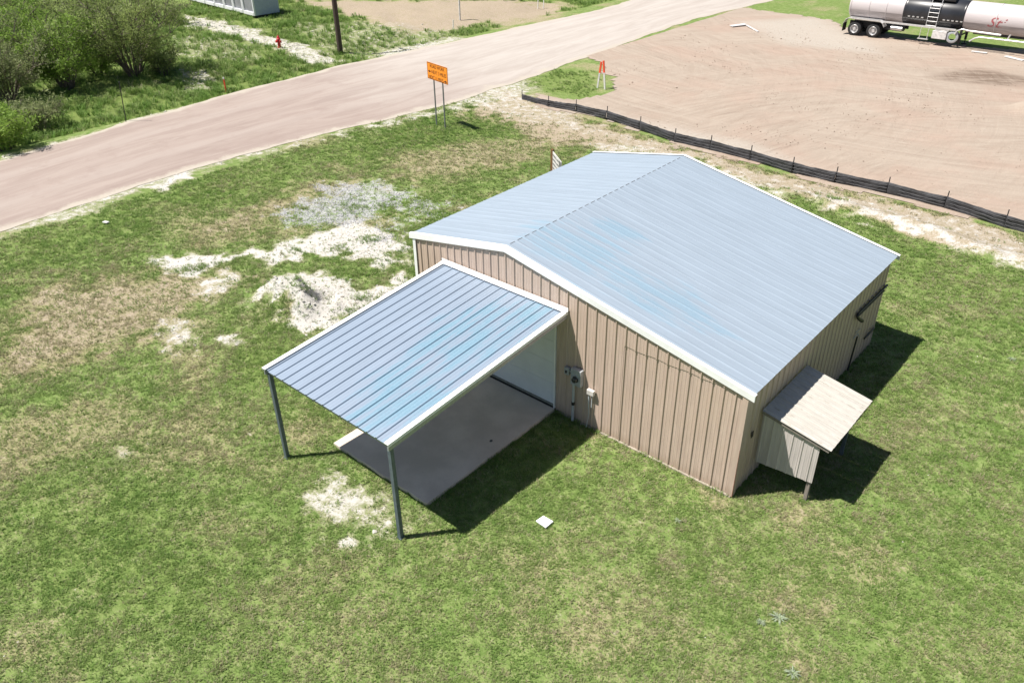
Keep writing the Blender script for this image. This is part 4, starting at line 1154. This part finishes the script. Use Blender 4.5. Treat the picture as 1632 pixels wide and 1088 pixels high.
def shrub(x, y, h, r, nst, nleaf, lm, label, seed, lean=0.0, leafsize=.085):
    rg = np.random.default_rng(seed); rr = random.Random(seed)
    z0 = gz(x, y)
    T = thing('mesquite_shrub', (x, y, z0), label, 'shrub', 'shrubs across the road')
    tb = MB(); tips = []
    for s in range(nst):
        a = 2*math.pi*(s+rr.random())/nst; sp_ = r*rr.uniform(.35, .95)
        top = Vector((x+sp_*math.cos(a)+lean, y+sp_*math.sin(a), z0+h*rr.uniform(.55, 1.05)*(1-.25*(sp_/r)**2)))
        base = Vector((x+.3*math.cos(a), y+.3*math.sin(a), z0-.1))
        midp = base.lerp(top, .45)+Vector((-.12*sp_*math.cos(a), -.12*sp_*math.sin(a), .25))
        path = [base, base.lerp(midp, .5)+Vector((rr.uniform(-.1,.1), rr.uniform(-.1,.1), 0)), midp, midp.lerp(top, .5)+Vector((rr.uniform(-.2,.2), rr.uniform(-.2,.2), .1)), top]
        tb.tube(path, [.055,.05,.038,.024,.010], 5, False)
        for b in range(7):
            t = rr.uniform(.2, .97); k = int(t*4); p = path[k].lerp(path[k+1], t*4-k)
            d = Vector((math.cos(a)+rr.uniform(-1,1), math.sin(a)+rr.uniform(-1,1), rr.uniform(.1,1.1))).normalized()*rr.uniform(.5, 1.3)*r*.38
            e = p+d+Vector((0,0,.1))
            tb.tube([p, p.lerp(e,.5)+Vector((0,0,.08)), e], [.026,.016,.007], 4, False)
            tips.append((p, e))
            for c in range(3):
                f = p.lerp(e, rr.uniform(.4, 1)); g = f+Vector((rr.uniform(-.5,.5), rr.uniform(-.5,.5), rr.uniform(-.1,.55)))
                tb.tube([f, g], [.011,.005], 3, False); tips.append((f, g))
    tb.build('trunk', M_BARK, T)
    A = np.array([list(p) for p, q in tips]); Bq = np.array([list(q) for p, q in tips])
    i = rg.integers(0, len(tips), nleaf); t = rg.uniform(.25, 1.08, (nleaf, 1))
    c = A[i]*(1-t)+Bq[i]*t + rg.normal(0, .16, (nleaf, 3))
    d = rg.normal(0, 1, (nleaf, 3)); d[:,2] -= .3; d /= np.linalg.norm(d, axis=1)[:,None]
    e = rg.normal(0, 1, (nleaf, 3)); e -= d*(d*e).sum(1)[:,None]; e /= np.linalg.norm(e, axis=1)[:,None]
    L = leafsize*rg.uniform(.7, 1.6, (nleaf, 1)); W = L*rg.uniform(.2, .36, (nleaf, 1))
    v = np.stack([c-d*L, c+e*W, c+d*L, c-e*W], 1).reshape(-1, 3) - np.array([x, y, z0])
    q = np.arange(nleaf*4).reshape(-1, 4)
    me = bpy.data.meshes.new('crown'); me.from_pydata(v.tolist(), [], q.tolist()); me.materials.append(lm)
    o = bpy.data.objects.new('crown', me); col.objects.link(o); o.parent = T
    return T
SH = [(215,122, 6.2, 4.3, 30, 17000, 0, 'large multi-stemmed mesquite shrub nearest the cabins, stems fanning from the base'),
      (108,140, 4.6, 3.2, 24, 13000, 1, 'bright yellow-green shrub left of the large fanning mesquite'),
      (15,158, 5.0, 3.6, 24, 12000, 2, 'dull olive shrub at the left edge above the road'),
      (60,60, 5.5, 4.2, 14, 10000, 2, 'olive shrub behind the bright green one in the upper left corner'),
      (165,52, 5.5, 4.2, 14, 10000, 0, 'green shrub behind the large mesquite at the top edge'),
      (5,72, 5.5, 4.0, 14, 10000, 0, 'green shrub in the far upper left corner'),
      (262,40, 3.6, 2.8, 9, 2600, 2, 'sparse olive shrub right behind the large mesquite, near the cabins'),
      (10,232, 1.8, 1.8, 9, 7000, 1, 'low leafy shrub by the road at the left edge'),
      (60,196, 1.3, 1.6, 8, 3500, 2, 'low scrubby bush in the verge right of the leafy one'),
      (262,118, 1.3, 1.3, 8, 2600, 0, 'small bush in the shade right of the large mesquite'),
      (70,118, 2.4, 2.2, 10, 4500, 0, 'mid green bush under the bright shrub, left of its stems'),
      (40,100, 4.2, 3.0, 12, 10000, 1, 'bright shrub between the olive shrub and the yellow-green one'),
      (160,82, 4.0, 3.0, 12, 10000, 2, 'dull shrub behind the gap between the two big mesquites'),
      (160,120, 1.8, 1.6, 8, 4000, 1, 'small bright bush between the yellow-green shrub and the large mesquite')]
for k, (u, v, h, r, ns, nl, lm, lab) in enumerate(SH):
    x, y = pw(u, v)
    shrub(x, y, h, r, ns, nl, M_LEAF[lm], lab, 100+k)

# ------------------------------------------------------------------ scatter: turf, weeds, stones
def tuft_object(seed, n, h, spread, width, droop, mat):
    rr = random.Random(seed); m = MB()
    for k in range(n):
        a = rr.uniform(0, 6.283); r0 = spread*math.sqrt(rr.random())*.55
        x, y = r0*math.cos(a), r0*math.sin(a); a2 = a+rr.uniform(-.8, .8)
        L = h*rr.uniform(.55, 1.1); o = L*droop*rr.uniform(.5, 1.2)
        dx, dy = math.cos(a2), math.sin(a2); w = width*rr.uniform(.7, 1.2)
        px, py = -dy*w, dx*w
        m.add([(x-px,y-py,-.01),(x+px,y+py,-.01),(x+dx*o*.5+px*.8,y+dy*o*.5+py*.8,L*.65),(x+dx*o*.5-px*.8,y+dy*o*.5-py*.8,L*.65),(x+dx*o,y+dy*o,L*(1-.25*droop))],
              [(0,1,2,3),(3,2,4)])
    me = bpy.data.meshes.new('tuft'); me.from_pydata(m.v, [], m.f); me.materials.append(mat)
    return bpy.data.objects.new('tuft', me)
def stone_object(seed, mat):
    rr = random.Random(seed); bm = bmesh.new(); bmesh.ops.create_icosphere(bm, subdivisions=1, radius=.5)
    for v in bm.verts: v.co *= rr.uniform(.7, 1.2); v.co.z *= .65
    me = bpy.data.meshes.new('stone'); bm.to_mesh(me); bm.free(); me.materials.append(mat)
    return bpy.data.objects.new('stone', me)
def scatter(name, P, scale, tint, sources, label, cat):
    n = len(P)
    me = bpy.data.meshes.new(name); me.vertices.add(n); me.vertices.foreach_set('co', P.astype(np.float32).ravel())
    for k, a in (('size', scale), ('turn', RNG.uniform(0, 6.283, n)), ('tint', tint)):
        at = me.attributes.new(k, 'FLOAT', 'POINT'); at.data.foreach_set('value', np.asarray(a, np.float32))
    at = me.attributes.new('pick', 'INT', 'POINT'); at.data.foreach_set('value', RNG.integers(0, len(sources), n).astype(np.int32))
    o = bpy.data.objects.new(name, me); col.objects.link(o)
    ng = bpy.data.node_groups.new(name+'_nodes', 'GeometryNodeTree')
    ng.interface.new_socket('Geometry', in_out='INPUT', socket_type='NodeSocketGeometry')
    ng.interface.new_socket('Geometry', in_out='OUTPUT', socket_type='NodeSocketGeometry')
    N = ng.nodes; Lk = ng.links.new
    gi, go = N.new('NodeGroupInput'), N.new('NodeGroupOutput')
    iop = N.new('GeometryNodeInstanceOnPoints'); jn = N.new('GeometryNodeJoinGeometry')
    for s in reversed(sources):
        oi = N.new('GeometryNodeObjectInfo'); oi.inputs['Object'].default_value = s; oi.inputs['As Instance'].default_value = True
        Lk(oi.outputs['Geometry'], jn.inputs[0])
    def na(nm, ty_): x = N.new('GeometryNodeInputNamedAttribute'); x.data_type = ty_; x.inputs[0].default_value = nm; return x.outputs[0]
    cx = N.new('ShaderNodeCombineXYZ'); Lk(na('turn', 'FLOAT'), cx.inputs[2])
    Lk(gi.outputs[0], iop.inputs['Points']); Lk(jn.outputs[0], iop.inputs['Instance'])
    iop.inputs['Pick Instance'].default_value = True
    Lk(na('pick', 'INT'), iop.inputs['Instance Index']); Lk(cx.outputs[0], iop.inputs['Rotation']); Lk(na('size', 'FLOAT'), iop.inputs['Scale'])
    Lk(iop.outputs[0], go.inputs[0])
    md = o.modifiers.new('scatter', 'NODES'); md.node_group = ng
    return tag(o, label, cat, kind='stuff')
def blade_material():
    t = NT('grass_blade')
    tint = t.attr('tint', True)
    rnd_ = t.node('ShaderNodeObjectInfo').outputs['Random']
    mid = t.noise(1.8, 4, .6)
    g = t.mix(rnd_, (.125,.205,.044), (.28,.36,.12))
    g = t.mix(t.ramp(t.math('FRACT', t.math('MULTIPLY', rnd_, 7.31)), .80, .86), g, (.45,.42,.26))
    g = t.mix(t.ramp(mid, .35, .68), g, (.205,.29,.078))
    lush = t.mix(rnd_, (.10,.20,.034), (.205,.33,.078))
    dry = t.mix(rnd_, (.29,.265,.145), (.43,.385,.25))
    c = t.mix(t.ramp(tint, .5, .95), g, lush)
    c = t.mix(t.ramp(tint, .42, .15), c, dry)
    t.out(c, .6, 0, .2)
    tr_ = t.node('ShaderNodeBsdfTranslucent'); t.link(c, tr_.inputs[0])
    mx = t.node('ShaderNodeMixShader'); mx.inputs[0].default_value = .35
    t.link(t.b.outputs[0], mx.inputs[1]); t.link(tr_.outputs[0], mx.inputs[2]); t.link(mx.outputs[0], t.n['Material Output'].inputs[0])
    return t.m
M_BLADE = blade_material()
tufts = [tuft_object(s, 11, .055, .09, .0045, .9, M_BLADE) for s in (1, 2, 3)]
weeds = [tuft_object(s, 16, .30, .22, .011, .8, M_BLADE) for s in (4, 5, 6)]
def in_view(X, Y, mg=60):
    dx, dy, dz_ = X-CAM[0], Y-CAM[1], -CAM[2]
    z = dx*FW[0]+dy*FW[1]+dz_*FW[2]
    u = 816+FPX*(dx*RT2[0]+dy*RT2[1]+dz_*RT2[2])/z; v = 544-FPX*(dx*UP2[0]+dy*UP2[1]+dz_*UP2[2])/z
    return u, v, (z > 1)
def candidates(n, box, dens):
    x0, x1, y0, y1 = box
    X = RNG.uniform(x0, x1, n); Y = RNG.uniform(y0, y1, n)
    return X, Y
def grass_points(n, box, dens_fn):
    X = RNG.uniform(box[0], box[1], n); Y = RNG.uniform(box[2], box[3], n)
    m = masks(X, Y)
    ok = (m['road'] < -.05) & (m['lot'] < -.05) & (sdist(SLAB, X, Y) < -.02) & (sdist(HOUSE, X, Y) < -.09)
    pr = dens_fn(X, Y, m)
    ok &= RNG.uniform(0, 1, n) < pr
    X, Y = X[ok], Y[ok]; m = {k: a[ok] for k, a in m.items()}
    return X, Y, m
def lawn_density(X, Y, m):
    f1 = fbm(X, Y, .35, 3, 201); f2 = fbm(X, Y, 1.6, 4, 207)
    k = .4+1.0*sstep(.25, .65, f1)*(.45+.55*sstep(.3, .6, f2))
    k = k*(1-.45*sstep(.3, .8, m['bare']))*(1-.75*sstep(.85, .97, m['bare']))*(1-.93*sstep(.2, .6, m['chalk']))*(1-.9*sstep(.3, .7, m['gravel']))
    dist = np.hypot(X-CAM[0], Y-CAM[1])
    return k*np.clip((17/np.maximum(dist, 1))**1.0, 0, 1)
X, Y, m = grass_points(480000, (-30.5, 9.5, -16, 24), lawn_density)
u, v, z = in_view(X, Y); k = z & (u > -40) & (u < 1670) & (v < 1130)
X, Y = X[k], Y[k]; m = {q: a[k] for q, a in m.items()}
dist = np.hypot(X-CAM[0], Y-CAM[1])
tint = np.clip(.50 + .30*m['lush'] - .32*m['bare'] + .75*(fbm(X, Y, .7, 4, 301)-.5) + .4*(fbm(X, Y, 5, 3, 305)-.5) + RNG.normal(0, .19, len(X)), 0, 1)
scatter('lawn_grass', np.stack([X, Y, height(X, Y, m)], -1), RNG.uniform(.6, 1.5, len(X))*(1+.012*np.clip(dist-15, 0, 30)), tint, tufts, 'short mown grass covering the lawn around the shed', 'grass')
# rank growth across the road and in odd corners
def rank_density(X, Y, m): return sstep(.25, .8, m['lush'])*(1-.9*sstep(.3, .7, m['chalk']))*(1-sstep(.4, .8, m['bare']))*(.25+.75*sstep(.35, .6, fbm(X, Y, 1.2, 4, 401)))
Xa, Ya, ma = grass_points(34000, (-75, -41.5, -8, 62), rank_density)
Xb, Yb, mb = grass_points(14000, (-32, -20, 22, 40), rank_density)
Xd, Yd, md_ = grass_points(9000, (-31, -20, 8, 24), lambda X, Y, m: rank_density(X, Y, m)*.35)
spots = [(232,440,.5),(395,450,.4),(430,505,.6),(470,560,.5),(560,440,.4),(610,425,.5),(485,485,.25),(478,478,.3),(455,500,.5),(560,500,.3),(535,540,.25),(650,455,.3),(300,430,.3),(365,420,.3),(320,425,.3),(470,400,.25),(590,380,.3),(620,330,.4),(700,350,.5),(560,330,.4),(585,478,.3),(540,395,.3),(655,395,.5),(700,340,.5),(905,262,.4),(1075,258,.4),(1330,320,.3),(705,208,.4),(760,200,.4)]
Xc = []; Yc = []
for (uu, vv_, rr_) in spots:
    cx_, cy_ = pw(uu, vv_); n = int(60*rr_/.4)
    Xc.append(RNG.normal(cx_, rr_, n)); Yc.append(RNG.normal(cy_, rr_, n))
nw = 3000
xw = RNG.uniform(-24, 8, nw); yw = RNG.uniform(-15, 20, nw); kw = RNG.uniform(0, 1, nw) < sstep(.45, .7, fbm(xw, yw, 2.2, 4, 707))
mw = masks(xw, yw); kw &= (mw['road'] < -.3) & (mw['lot'] < -.3) & (mw['chalk'] < .5)
Xc.append(xw[kw]); Yc.append(yw[kw]); NLW = int(kw.sum())
# ragged rim of longer grass along walls and slab
for (x0, y0, x1, y1, n) in ((-5.4,-.12,0,-.10,70), (.08,0,.1,BL,120), (SX1+.08,-SD,SX1+.08,-.1,60), (SX0,-SD-.08,SX1,-SD-.08,40), (-9.7,-6.2,-9.6,-6.15,8), (-5.3,-6.2,-5.2,-6.15,8), (1.4,.9,1.5,1.0,8)):
    t_ = RNG.uniform(0, 1, n); Xc.append(x0+(x1-x0)*t_+RNG.normal(0,.03,n)); Yc.append(y0+(y1-y0)*t_+RNG.normal(0,.03,n))
Xc = np.concatenate(Xc); Yc = np.concatenate(Yc)
okc = (sdist(SLAB, Xc, Yc) < -.03) & (sdist(HOUSE, Xc, Yc) < -.05)
Xc, Yc = Xc[okc], Yc[okc]; mc = masks(Xc, Yc)
X = np.concatenate([Xa, Xb, Xd, Xc]); Y = np.concatenate([Ya, Yb, Yd, Yc])
mm = {q: np.concatenate([ma[q], mb[q], md_[q], mc[q]]) for q in ma}
u, v, z = in_view(X, Y); k = z & (u > -60) & (u < 1690) & (v > -160)
sz = np.concatenate([RNG.uniform(.7, 1.6, len(Xa)), RNG.uniform(.25, .6, len(Xb)), RNG.uniform(.35, .7, len(Xd)), RNG.uniform(.2, .5, len(Xc))])
tint = np.clip(.72+.5*(fbm(X, Y, 2.5, 4, 501)-.5)+RNG.normal(0, .1, len(X)), 0, 1)
mm = {q: a[k] for q, a in mm.items()}
scatter('tall_grass', np.stack([X[k], Y[k], height(X[k], Y[k], mm)], -1), sz[k], tint[k], weeds, 'rank green grass and weeds across the road and in uncut corners', 'weeds')
# stones
def stone_material(name, a, b):
    t = NT(name); t.out(t.mix(t.node('ShaderNodeObjectInfo').outputs['Random'], a, b), .9, 0, .2); return t.m
ws = [stone_object(s, stone_material('pale_stone', (.36,.335,.29), (.58,.555,.51))) for s in (1, 2, 3)]
gs = [stone_object(s, stone_material('grey_stone', (.16,.16,.17), (.52,.52,.525))) for s in (4, 5, 6)]
def pts_where(n, box, key, lo, hi, cut=0):
    X, Y, m = grass_points(n, box, lambda X, Y, m: sstep(lo, hi, m[key]+.6*(fbm(X, Y, .6, 3, 601)-.5)))
    return X, Y, m
X, Y, m = grass_points(110000, (-26, -8, -3, 18), lambda X, Y, m: sstep(.4, .95, m['gravel']+1.5*(fbm(X, Y, 1.3, 4, 601)-.5))*(m['gravel'] > .08))
scatter('gravel', np.stack([X, Y, height(X, Y, m)+.004], -1), RNG.uniform(.025, .07, len(X)), np.zeros(len(X)), gs, 'spread of grey gravel on the lawn left of the shed', 'gravel')
Xa, Ya, ma = pts_where(80000, (-20, 4, -8, 24), 'chalk', .3, 1.0)
Xb, Yb, mb = pts_where(26000, (-72, -41, -2, 48), 'chalk', .35, 1.0)
Xd, Yd, md_ = pts_where(14000, (-32, -14, -6, 28), 'chalk', .3, .9)
Xe, Ye, me_ = grass_points(1500, (-24, 8, -15, 20), lambda X, Y, m: .25+.75*sstep(.5, .7, fbm(X, Y, 1.5, 3, 808)))
X = np.concatenate([Xa, Xb, Xd, Xe]); Y = np.concatenate([Ya, Yb, Yd, Ye]); m = {q: np.concatenate([ma[q], mb[q], md_[q], me_[q]]) for q in ma}
s = np.concatenate([RNG.uniform(.02, .05, len(Xa))*(1+2.2*(RNG.uniform(0, 1, len(Xa)) > .97)), RNG.uniform(.05, .2, len(Xb)), RNG.uniform(.03, .1, len(Xd)), RNG.uniform(.015, .05, len(Xe))])
scatter('caliche_rubble', np.stack([X, Y, height(X, Y, m)+.005], -1), s, np.zeros(len(X)), ws, 'loose white caliche rubble on the bare patches and heap', 'rubble')
cs = [stone_object(s, stone_material('dirt_clod', (.22,.17,.13), (.38,.31,.25))) for s in (7, 8, 9)]
n = 9000; X = RNG.uniform(-29, 14, n); Y = RNG.uniform(19, 56, n)
k = (sdist(LOT, X, Y) > .4) & (RNG.uniform(0, 1, n) < .06+.94*sstep(.55, .72, fbm(X, Y, 3.0, 4, 911)))
X, Y = X[k], Y[k]
scatter('dirt_clods', np.stack([X, Y, np.full(len(X), .0)], -1), RNG.uniform(.03, .10, len(X))*(1+1.2*(RNG.uniform(0, 1, len(X)) > .97)), np.zeros(len(X)), cs, 'scattered clods and small stones on the dirt lot', 'clods')
# grey-green thistles in the lawn
M_THIS = simple('thistle_leaf', (.22,.265,.17), .7, 0, .2, 20)
for u_, v_, r_, lab in ((1241,984,.20,'larger grey-green thistle rosette near the bottom right'), (1213,991,.11,'small grey-green thistle rosette left of the larger one'), (1263,1072,.17,'grey-green thistle rosette at the bottom edge'), (1612,572,.14,'grey-green thistle rosette at the right edge of the lawn'), (1080,830,.10,'small grey-green thistle rosette below the shed corner')):
    x, y = pw(u_, v_); z0 = gz(x, y); m = MB(); n = 26
    T = thing('thistle', (x, y, z0), lab, 'thistle', 'thistle rosettes in the lawn')
    for k in range(n):
        a = k*2.4+random.uniform(-.4,.4); r = r_*random.uniform(.4, 1.15); dx, dy = math.cos(a), math.sin(a); w = r*.075
        for sgn in (1,):
            pts = [(0, w*.5, .015), (.4, w, .05), (.75, w*.7, .05), (1.0, .002, .02)]
            vs = []
            for t_, ww, zz in pts:
                vs += [(x+dx*r*t_-dy*ww, y+dy*r*t_+dx*ww, z0+zz+.03*t_*math.sin(k*1.7)), (x+dx*r*t_+dy*ww, y+dy*r*t_-dx*ww, z0+zz+.03*t_*math.sin(k*1.7))]
            m.add(vs, [(0,1,3,2),(2,3,5,4),(4,5,7,6)])
    m.build('leaves', M_THIS, T)
